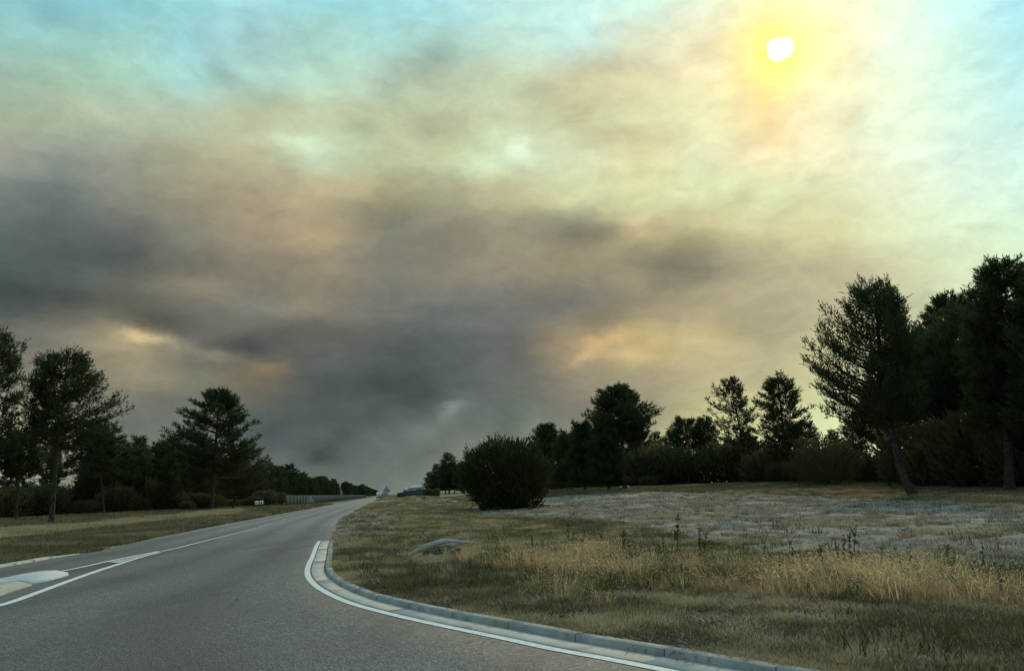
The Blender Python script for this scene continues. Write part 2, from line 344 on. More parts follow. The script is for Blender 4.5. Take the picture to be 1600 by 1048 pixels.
def asphalt_material():
    m, t, b = mat('asphalt', rough=.75, spec=.35); p = pos(t)
    big = t.noise(p, .35, 4).outputs['Fac']; mid = t.noise(p, 3.0, 5, .6).outputs['Fac']
    v = t.n('ShaderNodeTexVoronoi', feature='F1'); t.put(v.inputs['Vector'], p); v.inputs['Scale'].default_value = 46
    v2 = t.n('ShaderNodeTexVoronoi', feature='F1'); t.put(v2.inputs['Vector'], p); v2.inputs['Scale'].default_value = 19
    sp = t.n('ShaderNodeSeparateColor'); t.put(sp.inputs[0], v.outputs['Color'])
    sp2 = t.n('ShaderNodeSeparateColor'); t.put(sp2.inputs[0], v2.outputs['Color'])
    c = t.mix(t.m('MULTIPLY_ADD', sp.outputs[0], .55, t.m('MULTIPLY', sp2.outputs[1], .45)), (.030, .036, .034), (.255, .262, .248))
    chip = t.m('MULTIPLY', t.mr(sp2.outputs[0], .86, .93), t.mr(v2.outputs['Distance'], .35, .2))
    c = t.mix(t.m('MULTIPLY', chip, .8), c, (.50, .48, .44))
    c = t.mix(t.mr(big, .42, .60), c, t.mix(.5, c, (.135, .108, .104)))
    pat = t.noise(t.vm('MULTIPLY', p, (1, .35, 1)), .8, 4, .6).outputs['Fac']
    c = t.mix(t.m('MULTIPLY', t.mr(pat, .5, .64), .45), c, (.052, .055, .053))
    c = t.mix(t.m('MULTIPLY', t.mr(mid, .35, .75), .5), c, (.135, .148, .140))
    wear = attr(t, 'wear')
    c = t.mix(wear, c, t.mix(.62, c, (.28, .29, .28)))
    # oil film and tyre polish along the wheel paths
    c = t.mix(t.m('MULTIPLY', attr(t, 'track'), .6), c, (.055, .056, .054))
    # a few wandering sealed cracks
    wob = t.vm('ADD', p, t.vm('SCALE', t.noise(p, 1.2, 4).outputs['Color'], scale=.7))
    cv = t.n('ShaderNodeTexVoronoi', feature='DISTANCE_TO_EDGE'); t.put(cv.inputs['Vector'], wob); cv.inputs['Scale'].default_value = .16
    ck = t.m('MULTIPLY', t.mr(cv.outputs['Distance'], .0022, .0008), t.mr(t.noise(p, .22, 2).outputs['Fac'], .50, .58))
    c = t.mix(t.m('MULTIPLY', ck, .55), c, (.02, .02, .02))
    t.put(b.inputs['Base Color'], c)
    bump(t, b, t.m('ADD', v.outputs['Distance'], t.m('MULTIPLY', v2.outputs['Distance'], .6)), .8, .02)
    return m
def ground_material():
    m, t, b = mat('ground', rough=.95, spec=.12); p = pos(t)
    p2 = t.vm('MULTIPLY', p, (1, .55, 1))
    n_big = t.noise(p2, .12, 5, .6).outputs['Fac']; n_mid = t.noise(p2, .9, 6, .65).outputs['Fac']
    n_fin = t.noise(p, 9, 6, .7).outputs['Fac']; n_tiny = t.noise(p, 45, 3, .7).outputs['Fac']
    grass = t.mix(t.mr(n_mid, .3, .7), (.15, .138, .07), (.26, .235, .14))
    grass = t.mix(t.mr(n_fin, .35, .75), grass, (.36, .32, .215))
    grass = t.mix(t.mr(n_tiny, .55, .3), grass, (.060, .058, .030))
    sand = t.mix(t.mr(n_mid, .35, .62), (.36, .335, .285), (.22, .205, .17))
    sand = t.mix(t.mr(n_fin, .46, .70), sand, (.47, .445, .39))
    sand = t.mix(t.m('MULTIPLY', t.mr(n_tiny, .52, .40), .75), sand, (.14, .13, .105))
    tan = t.mix(t.mr(n_mid, .35, .7), (.30, .20, .11), (.20, .155, .075))
    tan = t.mix(t.mr(n_fin, .4, .7), tan, (.15, .13, .06))
    soil = t.mix(t.mr(n_fin, .35, .7), (.045, .040, .036), (.13, .118, .108))
    moss = t.mix(t.mr(n_mid, .3, .7), (.060, .066, .030), (.11, .105, .052))
    moss = t.mix(t.mr(n_fin, .4, .7), moss, (.14, .125, .065))
    gravel = t.mix(t.mr(n_tiny, .35, .65), (.15, .145, .14), (.27, .26, .25))
    def edge(k, nn=n_mid, s=.8):
        return t.mr(t.m('ADD', attr(t, k), t.m('MULTIPLY_ADD', nn, s, -s/2)), .35, .65)
    c = grass
    c = t.mix(edge('moss'), c, moss)
    c = t.mix(edge('sand', n_mid, 1.5), c, sand)
    c = t.mix(edge('tan', n_mid, .9), c, tan)
    c = t.mix(edge('gravel', n_mid, .6), c, gravel)
    c = t.mix(edge('soil', n_fin, .9), c, soil)
    t.put(b.inputs['Base Color'], c)
    h = t.m('ADD', t.m('MULTIPLY', n_mid, 1.0), t.m('ADD', t.m('MULTIPLY', n_fin, .5), t.m('MULTIPLY', n_tiny, .15)))
    bump(t, b, h, .9, .10)
    return m
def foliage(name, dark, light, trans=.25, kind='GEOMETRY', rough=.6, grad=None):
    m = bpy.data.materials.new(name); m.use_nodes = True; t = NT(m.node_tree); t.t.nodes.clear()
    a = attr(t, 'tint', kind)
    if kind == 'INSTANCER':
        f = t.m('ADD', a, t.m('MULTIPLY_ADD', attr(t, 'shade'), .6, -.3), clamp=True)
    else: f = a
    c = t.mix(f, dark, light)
    d = t.n('ShaderNodeBsdfDiffuse'); t.put(d.inputs[0], c)
    tr = t.n('ShaderNodeBsdfTranslucent'); t.put(tr.inputs[0], c)
    mxs = t.n('ShaderNodeMixShader'); mxs.inputs[0].default_value = trans
    t.t.links.new(d.outputs[0], mxs.inputs[1]); t.t.links.new(tr.outputs[0], mxs.inputs[2])
    gl = t.n('ShaderNodeBsdfGlossy'); gl.inputs['Roughness'].default_value = rough; gl.inputs[0].default_value = (.5, .5, .45, 1)
    m2 = t.n('ShaderNodeMixShader'); m2.inputs[0].default_value = .03
    t.t.links.new(mxs.outputs[0], m2.inputs[1]); t.t.links.new(gl.outputs[0], m2.inputs[2])
    o = t.n('ShaderNodeOutputMaterial'); t.t.links.new(m2.outputs[0], o.inputs[0])
    return m
def bark_material():
    m, t, b = mat('pine_bark', rough=.95, spec=.1)
    p = t.vm('MULTIPLY', t.n('ShaderNodeTexCoord').outputs['Object'], (1, 1, .22))
    v = t.n('ShaderNodeTexVoronoi', feature='DISTANCE_TO_EDGE'); t.put(v.inputs['Vector'], t.vm('ADD', p, t.vm('SCALE', t.noise(p, 4, 4).outputs['Color'], scale=.2))); v.inputs['Scale'].default_value = 9
    t.put(b.inputs['Base Color'], t.mix(t.mr(v.outputs['Distance'], 0, .12), (.016, .013, .011), t.mix(t.noise(p, 6, 4).outputs['Fac'], (.055, .042, .034), (.095, .072, .058))))
    bump(t, b, t.mr(v.outputs['Distance'], 0, .15), .8, .04)
    return m

M = {}
M['asphalt'] = asphalt_material(); M['ground'] = ground_material(); M['bark'] = bark_material()
M['paint'] = simple('road_paint', (.80, .86, .82), (.56, .60, .57), 14, .7, .3, .35, .006)
def worn_paint():
    m, t, b = mat('worn_road_paint', rough=.75, spec=.3); p = pos(t)
    f = t.mr(t.noise(p, 22, 5, .7).outputs['Fac'], .40, .52)
    f2 = t.mr(t.noise(p, 2.0, 3, .6).outputs['Fac'], .25, .42)
    t.put(b.inputs['Base Color'], t.mix(t.m('MULTIPLY', f, f2), (.13, .135, .13), (.56, .60, .58)))
    bump(t, b, t.noise(p, 90, 3).outputs['Fac'], .4, .006)
    return m
M['worn'] = worn_paint()
def concrete(name, c1, c2, stain):
    m, t, b = mat(name, rough=.88, spec=.25); p = pos(t)
    c = t.mix(t.mr(t.noise(p, 3.5, 6, .65).outputs['Fac'], .3, .7), c1, c2)
    c = t.mix(t.m('MULTIPLY', t.mr(t.noise(p, 1.1, 5, .7).outputs['Fac'], .52, .72), .7), c, stain)
    c = t.mix(t.m('MULTIPLY', t.mr(t.noise(p, 80, 2).outputs['Fac'], .56, .7), .35), c, (.10, .10, .09))
    t.put(b.inputs['Base Color'], c); bump(t, b, t.noise(p, 60, 5, .7).outputs['Fac'], .5, .006)
    return m
M['gutter'] = concrete('gutter_concrete', (.60, .565, .49), (.47, .45, .39), (.28, .27, .235))
M['kerb'] = concrete('kerb_concrete', (.40, .42, .385), (.28, .295, .27), (.10, .11, .10))
M['pale'] = concrete('pale_concrete', (.50, .54, .49), (.40, .43, .38), (.24, .25, .22))
M['nose'] = concrete('white_painted_concrete', (.66, .70, .66), (.54, .57, .53), (.36, .37, .34))
M['island'] = concrete('island_concrete', (.44, .46, .38), (.32, .34, .28), (.18, .18, .15))
M['dark'] = simple('dark_joint_dirt', (.03, .03, .028), (.06, .055, .05), 20)
M['steel'] = simple('galvanised_steel', (.42, .45, .46), (.32, .35, .36), 12, .5, .5, .1, .002, metal=.3)
M['white'] = simple('white_enamel', (.80, .80, .78), (.72, .72, .70), 9, .45, .5, .05, .002)
M['signback'] = simple('sign_back_grey', (.34, .38, .39), (.27, .30, .31), 9, .55, .4, .05, .002)
M['rubber'] = simple('black_rubber', (.02, .02, .02), (.035, .035, .035), 9)
M['glass'] = simple('vehicle_glass', (.02, .025, .03), (.03, .035, .04), 3, .12, .6, 0)
M['fence'] = simple('grey_green_fence', (.095, .11, .11), (.07, .085, .085), 1.3, 1.0, .0, .15, .01)
M['post'] = simple('dark_post', (.04, .045, .042), (.06, .06, .055), 7, 1.0, .0)
M['black'] = simple('black_print', (.02, .02, .02), (.03, .03, .03), 5)
M['oldwood'] = simple('bleached_wood', (.50, .49, .44), (.26, .25, .22), 5, .9, .2, .8, .02)
M['rock'] = simple('dark_rubble', (.10, .11, .11), (.05, .055, .055), 6, .9, .2, .9, .03)
M['roofwhite'] = simple('pale_roof_sheet', (.50, .52, .52), (.42, .44, .44), 2, .5, .4, .05, .01)
M['wallgrey'] = simple('pale_cladding', (.34, .36, .36), (.28, .30, .30), 2)
M['trailer'] = simple('white_trailer_panel', (.62, .65, .66), (.52, .55, .56), 2, .4, .5, .05, .002)

# ------------------------------------------------------------------ road plan
VPd = px_dir(602.0, 772.5); VX = VPd[0]/VPd[1]
kerb_line = catmull([(-6.45, 25.95), (-5.72, 22.8), (-4.98, 19.75), (-4.28, 16.8), (-3.80, 15.02), (-3.33, 13.62), (-2.78, 12.3), (-2.13, 11.02), (-1.47, 10.02), (-.80, 9.13), (.12, 8.0), (.50, 7.52), (1.03, 6.94), (1.80, 6.05), (3.02, 4.75), (5.4, 3.4), (8.6, 1.9), (14, .2), (22, -1.5)], .12)
# plan direction runs towards the camera; the road lies on its right hand, so offsets to the road are negative
right_far = catmull([(-6.55, 26.55), (-7.35, 29.6), (-8.0, 33.2), (-9.2, 38.0), (-10.75, 45.0), (-12.2, 52.0), (-13.9, 61.5), (-15.6, 71.5)], .6)
jit = np.array([mnoise.noise(Vector((p[0]*1.3, p[1]*.9, 3.1))) for p in right_far])
right_far[:, 0] += jit*.28*ss(right_far[:, 1], 26.5, 29)
left_far = catmull([(-13.72, 24.9), (-15.3, 31), (-16.75, 38.0), (-18.35, 46.6), (-20.4, 58), (-22.9, 71.5)], .8)
def straight(p, y1, n=24):
    ys = np.geomspace(p[1]+4, y1, n); return np.stack([p[0]+VX*(ys-p[1]), ys], 1)
R_far = np.vstack([right_far, straight(right_far[-1], 2600)])
L_far = np.vstack([left_far, straight(left_far[-1], 2600)])
L_near = catmull([(-13.72, 24.9), (-13.75, 23.6), (-13.25, 19.5), (-12.9, 16.5), (-12.9, 13), (-13.8, 8), (-17, 2), (-24, -4), (-40, -12), (-60, -16)], .5)
edge_in = offset(kerb_line, -.27)                        # asphalt meets the gutter here
road_poly = np.vstack([R_far[::-1], edge_in, [(30, -20), (-60, -20)], L_near[::-1], L_far])
hard_poly = np.vstack([R_far[::-1], offset(kerb_line, .07), [(30, -20), (-60, -20)], L_near[::-1], L_far])

_H_MOUNDS = [(-11.9, 84, 4.2, 13, 1.05), (-12.0, 60, 3.5, 9, .28)]
RUTS = [(1020, 905, 60, 8), (700, 945, 40, 7), (1080, 1000, 60, 10), (1430, 1030, 80, 12), (1290, 965, 60, 9), (880, 965, 60, 7), (1150, 940, 60, 6), (1400, 905, 60, 12), (1110, 975, 110, 16), (1180, 985, 50, 12), (840, 935, 36, 8), (1360, 990, 60, 12), (1300, 1005, 40, 10), (1560, 1010, 80, 18), (950, 925, 60, 8), (700, 885, 50, 7), (615, 866, 14, 5), (1480, 1000, 50, 9), (1240, 955, 70, 8)]
def xr_at(y): return np.interp(y, R_far[:, 1], R_far[:, 0])
def xl_at(y): return np.interp(y, L_far[:, 1], L_far[:, 0])
def H0(x, y):
    """ground height away from the road edges"""
    x = np.asarray(x, float); y = np.asarray(y, float); r = np.hypot(x, y)
    side = ss(x-xr_at(np.maximum(y, 26)), 5, 20)
    h = .85*side*ss(r, 50, 118)
    h = h + .12*ss(xl_at(np.maximum(y, 25))-x, 3, 26)*ss(y, 25, 90)
    for cx, cy, sx, sy, a in _H_MOUNDS:
        h = h + a*np.exp(-((x-cx+.18*(y-cy)*-1)/sx)**2-((y-cy)/sy)**2)
    h = h + .035*np.sin(x*.9+1.3*np.sin(y*.31))*np.sin(y*.47+x*.21)*ss(r, 8, 25) + .05*np.sin(x*.23+2)*np.sin(y*.19+1)*ss(r, 20, 60)
    return h
def H(x, y):
    x = np.atleast_1d(np.asarray(x, float)); y = np.atleast_1d(np.asarray(y, float))
    P_ = np.stack([x, y], 1); ins = inside(P_, hard_poly); d = dist_poly(P_, hard_poly); d = np.where(ins, -d, d)
    near_kerb = ss(17.2-y, 0, 2.4)*ss(x, -6.0, -4.6)    # the raised kerb
    rim = .045*near_kerb*np.exp(-np.maximum(d, 0)/3.0) - .02*(1-near_kerb)*np.exp(-np.maximum(d, 0)/1.0)
    out = H0(x, y)*ss(d, 0, 6) + rim + .03*ss(d, .5, 3)
    return np.where(d > 0, out, -.07)
def at(px, py):
    """point of the ground seen at a pixel of the photograph"""
    v = px_dir(px, py)
    ts = np.geomspace(3, 1500, 1500); z = CAM_H+v[2]*ts; h = H0(v[0]*ts, v[1]*ts)
    k = np.argmax(z < h) if (z < h).any() else len(ts)-1
    t = ts[k]; return np.array([v[0]*t, v[1]*t, h[k] if (z < h).any() else z[k]])
def along(px, dist):
    """ground point straight below pixel column px (at the horizon) at a given distance"""
    v = px_dir(px, 773-.0385*(px-590)); k = math.hypot(v[0], v[1]); x, y = v[0]/k*dist, v[1]/k*dist
    return np.array([x, y, float(H(x, y)[0])])

# ------------------------------------------------------------------ ground sheet
def zone(px, py, pts, soft):
    """1 inside a patch outlined in the photograph, soft edged"""
    P_ = np.stack([px, py], 1); poly = np.array(pts, float)
    d = dist_poly(P_*np.array([.35, 1]), poly*np.array([.35, 1])); ins = inside(P_, poly)
    return np.clip(.5+np.where(ins, d, -d)/(2*soft), 0, 1)
def build_ground():
    azf = np.arange(-46, 46.01, .36); azb = np.concatenate([np.arange(50, 310, 8.0)])
    A = np.radians(np.concatenate([azf, azb])); na = len(A)
    Rr = np.concatenate([[0.0, 1.5, 3.0], 4.0*1.0235**np.arange(0, 300)]); Rr = Rr[Rr < 4000]; Rr = np.append(Rr, 4500); nr = len(Rr)
    AA_, RR_ = np.meshgrid(A, Rr); x = (RR_*np.sin(AA_)).ravel(); y = (RR_*np.cos(AA_)).ravel()
    z = H(x, y)
    r = np.hypot(x, y)
    lump = np.array([mnoise.fractal(Vector((a*1.1, b*.8, 0)), .9, 2.1, 4) if rr < 90 and bb > 0 else 0 for a, b, rr, bb in zip(x, y, r, y)])
    P_ = np.stack([x, y], 1); ins = inside(P_, hard_poly); d = np.where(ins, 0, dist_poly(P_, hard_poly))
    z = z + lump*.035*ss(d, .3, 2.5)*(1+1.2*ss(r, 15, 40))
    px, py = dir_px(np.stack([x, y, z-CAM_H], 1)); ok = (y > 2)
    px = np.where(ok, px, -5000); py = np.where(ok, py, 3000)
    right = (x > xr_at(np.maximum(y, 26))-.3) & (r > 4)
    at_ = {}
    sand = zone(px, py, [(735, 797), (860, 776), (1010, 768), (1200, 772), (1640, 792), (1660, 905), (1500, 892), (1320, 868), (1190, 872), (1060, 838), (960, 815), (860, 812), (745, 806)], 7)
    sand = np.maximum(sand, .9*zone(px, py, [(665, 800), (740, 793), (740, 801), (670, 806)], 3))
    sand = np.maximum(sand, .9*zone(px, py, [(665, 780), (735, 776), (735, 788), (668, 790)], 2.5))
    sand = np.maximum(sand, .75*zone(px, py, [(890, 826), (960, 828), (1090, 850), (1000, 862), (890, 838)], 6))
    at_['sand'] = np.where(right, sand, 0)
    tan = zone(px, py, [(1110, 766), (1240, 762), (1500, 768), (1500, 775), (1420, 780), (1240, 777), (1120, 774)], 3)
    tan = np.maximum(tan, .8*zone(px, py, [(-80, 832), (130, 822), (330, 801), (385, 797), (380, 803), (200, 822), (-80, 851)], 4))
    tan = np.maximum(tan, .5*zone(px, py, [(1500, 742), (1640, 738), (1640, 746), (1500, 752)], 3))
    at_['tan'] = tan
    farmoss = np.where(right, zone(px, py, [(855, 780), (860, 755), (1700, 700), (1700, 790), (1430, 783), (1200, 764), (990, 771), (870, 776)], 3), zone(px, py, [(-200, 800), (-200, 823), (330, 797), (460, 785), (600, 770), (600, 600), (-200, 600)], 3))
    at_['moss'] = np.maximum(farmoss, np.where((r > 200) | (y < 0), .8, 0))
    soil = np.zeros(len(x))
    for a, b, w_, h_ in RUTS: soil = np.maximum(soil, 1.0*np.exp(-((px-a)/w_)**2-((py-b-.02*(px-a))/h_)**2))
    soil = np.maximum(soil, .5*zone(px, py, [(-80, 858), (150, 845), (330, 822), (340, 826), (150, 858), (-80, 872)], 5))
    at_['soil'] = np.where(ins, 0, soil)
    z = z - .05*np.clip(soil, 0, 1)*ss(d, .3, 1) * (r < 30)
    at_['gravel'] = np.where(right, zone(px, py, [(520, 846), (528, 812), (545, 800), (585, 797), (640, 812), (620, 828), (560, 838), (535, 847)], 6), 0)
    i = np.arange(nr-1)[:, None]*na; j = np.arange(na)[None, :]; jn = (j+1) % na
    F_ = np.stack([i+j, i+jn, i+na+jn, i+na+j], -1).reshape(-1, 4)
    V = np.stack([x, y, z], 1)
    me = mesh_np('ground', V, [F_[:, ::-1]], M['ground'], at_, smooth=True)
    return tag(link('ground', me), kind='structure')
ground = build_ground()

# ------------------------------------------------------------------ road
def strip_mesh(name, A, B, z, m, skirt=0):
    n = len(A); V = np.vstack([np.c_[A, np.broadcast_to(z, n)], np.c_[B, np.broadcast_to(z, n)]]); i = np.arange(n-1)
    return mesh_np(name, V, [np.stack([i, i+1, i+1+n, i+n], 1)], m)
def build_road():
    # rows across the carriageway from far to near, each a fan of points so wear can follow the wheels
    far_y = np.concatenate([np.geomspace(2500, 72, 40)[:-1], np.arange(72, 26.6, -.8)])
    Lx = np.interp(far_y, L_far[:, 1], L_far[:, 0]); Rx = np.interp(far_y, R_far[:, 1], R_far[:, 0])
    NC = 25; s_ = np.linspace(0, 1, NC)
    X = Lx[:, None]*(1-s_)+Rx[:, None]*s_; Y = np.repeat(far_y[:, None], NC, 1)
    # near part: match points of the left edge and of the kerb edge
    Ls = np.vstack([[(np.interp(26.6, L_far[:, 1], L_far[:, 0]), 26.6)], [(-13.72, 24.9)], L_near[1:]]); Rs = edge_in
    def par(P_, n):
        L = np.concatenate([[0], np.cumsum(np.linalg.norm(np.diff(P_, axis=0), axis=1))]); q = np.linspace(0, 1, n)**1.5*L[-1]
        return np.stack([np.interp(q, L, P_[:, 0]), np.interp(q, L, P_[:, 1])], 1)
    NN = 90; La = par(Ls, NN); Ra = par(np.vstack([[(-6.62, 26.4)], Rs]), NN)
    Xn = La[:, :1]*(1-s_)+Ra[:, :1]*s_; Yn = La[:, 1:]*(1-s_)+Ra[:, 1:]*s_
    X = np.vstack([X, Xn]); Y = np.vstack([Y, Yn]); m, n = X.shape
    x = X.ravel(); y = Y.ravel()
    wear = ss(y, 22, 48)*.9+.1
    track = np.zeros(len(x)); u = np.tile(s_, m)
    for c_, w_ in ((.62, .05), (.86, .05), (.14, .05), (.36, .05)): track = np.maximum(track, np.exp(-((u-c_)/w_)**2))
    track *= .8*(1-ss(y, 60, 140))
    i = np.arange(m-1)[:, None]*n; j = np.arange(n-1)[None, :]
    F_ = np.stack([i+j, i+n+j, i+n+j+1, i+j+1], -1).reshape(-1, 4)
    V = np.stack([x, y, 0*x], 1)
    # asphalt thickness along the broken right edge
    e = np.array([k*n+n-1 for k in range(m)]); b0 = len(V)
    V = np.vstack([V, V[e]-np.array([0, 0, .09])]); k = np.arange(m-1)
    F2 = np.stack([e[:-1], e[1:], b0+k+1, b0+k], 1)
    me = mesh_np('road', V, [F_, F2], M['asphalt'], {'wear': np.r_[wear, wear[e]], 'track': np.r_[track, track[e]]})
    return tag(link('road', me), kind='structure')
road = build_road()

def paint(name, A, B, z=.005, m=None):
    o = link(name, strip_mesh(name, np.asarray(A, float), np.asarray(B, float), z, m or M['paint']), road); return o
kl = kerb_line
paint('edge_line', offset(kl, -.29)[:-60], offset(kl, -.398)[:-60])
def taper(P, w0, w1):
    P = catmull(P, .4); w_ = np.linspace(w0, w1, len(P))[:, None]/2
    t = np.gradient(P, axis=0); t /= np.linalg.norm(t, axis=1, keepdims=True); nn = np.stack([-t[:, 1], t[:, 0]], 1)
    return P+nn*w_, P-nn*w_
def gp(px, py): v = px_dir(px, py); t = -CAM_H/v[2]; return (v[0]*t, v[1]*t)
paint('lane_line', *taper([gp(*q) for q in ((-120, 972), (0, 945.5), (60, 925), (106, 908), (150, 892.5), (184, 881.5), (222, 869.5), (250, 862.5))], .16, .15), m=M['paint'])
paint('lane_line', *taper([gp(*q) for q in ((96, 892.3), (130, 885.5), (166, 877.5), (205, 869.5), (250, 861))], .11, .15), z=.009, m=M['paint'])
paint('centre_line', *taper([gp(*q) for q in ((252, 861.2), (280, 855), (312, 846.8), (350, 837.4), (385, 829), (402, 825))], .17, .13), m=M['worn'])
paint('centre_dash', *taper([gp(*q) for q in ((404, 822.8), (411, 820.8), (419, 818.7))], .12, .12), m=M['worn'])
paint('centre_dash', *taper([gp(*q) for q in ((440, 812), (446, 810.3))], .12, .12), m=M['worn'])
# painted wedge where the two lines meet
A_ = np.array([gp(*q) for q in ((168, 878.5), (195, 873), (222, 867.5), (246, 862.3))]); B_ = np.array([gp(*q) for q in ((186, 880), (200, 875.8), (224, 868.6), (248, 862.4))])
paint('hatched_wedge', A_, B_, z=.0135, m=M['worn'])

# ------------------------------------------------------------------ kerb, gutter, island
def prism(poly, z0, z1, m, name, bev=.0, parent=None, mtop=None):
    poly = np.asarray(poly, float); n = len(poly); c = poly.mean(0)
    inn = poly+(c-poly)*(bev/np.maximum(np.linalg.norm(c-poly, axis=1, keepdims=True), .01))
    zt = np.broadcast_to(z1, n)
    V = np.vstack([np.c_[poly, np.full(n, z0)], np.c_[poly, zt-bev], np.c_[inn, zt]]) if bev else np.vstack([np.c_[poly, np.full(n, z0)], np.c_[poly, zt]])
    F_ = []
    for L in range(2 if bev else 1):
        F_ += [(L*n+i, L*n+(i+1) % n, (L+1)*n+(i+1) % n, (L+1)*n+i) for i in range(n)]
    k = 2 if bev else 1; quads = np.array(F_); top = np.array([[k*n+i for i in range(n)]])
    return mesh_np(name, V, [quads, top], m)
def kerb_height(p): return .022+.050*float(ss(17.2-p[1], 0, 2.2))
def run_pieces(name, P, d0, d1, length, gap, hfun, parent, m, face_slope=0.0, z0=-.12):
    """stones laid end to end between two offsets of a plan line"""
    Q = resample(P, length/4.0); k = 0
    while k+4 < len(Q):
        seg = Q[k:k+5].copy(); k += 4
        t0 = (seg[1]-seg[0])/np.linalg.norm(seg[1]-seg[0]); t1 = (seg[-1]-seg[-2])/np.linalg.norm(seg[-1]-seg[-2])
        seg[0] += t0*gap/2; seg[-1] -= t1*gap/2
        a = offset(seg, d0); b = offset(seg, d1); n = 5
        dz = random.uniform(-.004, .004); z1 = np.array([hfun(p) for p in seg])+dz
        a2 = offset(seg, d0+face_slope); be = .008
        a3 = offset(seg, d0+face_slope+be); b3 = offset(seg, d1-be)
        V = np.vstack([np.c_[a, np.full(n, z0)], np.c_[a2, z1-be], np.c_[a3, z1], np.c_[b3, z1], np.c_[b, z1-be], np.c_[b, np.full(n, z0)]])
        i = np.arange(n-1); Fq = [np.stack([r*n+i, r*n+i+1, (r+1)*n+i+1, (r+1)*n+i], 1)[:, ::-1] for r in range(5)]
        c0 = np.array([[r*n for r in range(6)]]); c1 = np.array([[r*n+n-1 for r in reversed(range(6))]])
        o = link(name, mesh_np(name, V, [np.vstack(Fq), np.vstack([c0, c1])], m), parent)
kerb = tag(empty('kerb', (0, 0, 0)), kind='structure')
random.seed(4)
kl2 = kerb_line[:-70]
run_pieces('kerb_stone', kl2, .0, .14, 1.05, .009, kerb_height, kerb, M['kerb'], .018)
gut = tag(empty('gutter', (0, 0, 0)), kind='structure')
run_pieces('gutter_slab', kl2, -.265, -.006, 4.2, .008, lambda p: .010, gut, M['gutter'], .0)
# left edge of the carriageway: low pale kerb that ends where the verge meets the asphalt
lk = catmull([(-13.86, 24.3), (-13.62, 22.4), (-13.22, 19.4), (-12.9, 16.5), (-12.9, 13), (-13.8, 8)], .12)
run_pieces('kerb_stone', lk, -.30, -.02, 1.0, .01, lambda p: .045*float(ss(23.6-p[1], 0, 1.5))+.01, kerb, M['pale'], .02)
isl = tag(empty('traffic_island', (0, 0, 0)), kind='structure')
nose = [(-8.9, 13.4)]
def isl_pts(q): return [gp(*p) for p in q]
top_white = isl_pts([(-90, 925), (0, 905.8), (36, 898.5), (66, 893.8), (88, 893.0), (106, 896.0), (107, 898.5), (84, 905), (52, 913.5), (30, 908.6), (0, 911.5), (-90, 932)])
o = link('island_nose', prism(top_white[::-1], -.05, .038, M['nose'], 'island_nose', .014), isl)
slab = isl_pts([(-200, 962), (-90, 933), (0, 912.6), (29, 909.6), (50, 914.4), (20, 924), (0, 931), (-80, 958), (-190, 1005)])
o = link('island_slab', prism(slab[::-1], -.05, .030, M['island'], 'island_slab', .010), isl)
#%%TREES
# ------------------------------------------------------------------ trees
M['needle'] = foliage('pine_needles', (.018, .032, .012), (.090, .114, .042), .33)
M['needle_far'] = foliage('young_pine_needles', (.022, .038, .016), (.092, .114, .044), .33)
M['needle_olive'] = foliage('olive_needles', (.045, .056, .018), (.135, .135, .050), .40)  # lighter, yellower needle colour for the smaller olive pine
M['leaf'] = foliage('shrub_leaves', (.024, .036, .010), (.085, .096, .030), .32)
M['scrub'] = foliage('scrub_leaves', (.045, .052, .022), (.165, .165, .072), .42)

def unit(v): return v/(np.linalg.norm(v, axis=-1, keepdims=True)+1e-9)
def tufts(P, D, L, needles, nl, nw, g, tint):
    """bottle-brush shoots: P base points, D directions, L shoot length"""
    n = len(P); D = unit(D)
    a = g.uniform(0, 2*math.pi, (n, needles)); s_ = g.uniform(.0, 1, (n, needles))
    ref = unit(np.cross(D, unit(g.normal(size=(n, 3))))); oth = np.cross(D, ref)
    out = ref[:, None]*np.cos(a)[..., None]+oth[:, None]*np.sin(a)[..., None]
    spl = g.uniform(.25, .75, (n, needles))[..., None]*(1.15-.65*s_[..., None])
    nd = unit(D[:, None]*1.0+out*spl)
    base = P[:, None]+D[:, None]*(s_*L[:, None])[..., None]
    side = unit(np.cross(nd, unit(g.normal(size=(n, needles, 3)))))
    l_ = nl*g.uniform(.75, 1.2, (n, needles))[..., None]
    V = np.stack([base-side*nw/2, base+side*nw/2, base+nd*l_], 2).reshape(-1, 3)
    F_ = np.arange(len(V)).reshape(-1, 3)
    t = np.repeat(np.clip(tint[:, None]+g.uniform(-.12, .12, (n, needles)), 0, 1).ravel(), 3)
    return V, F_, t
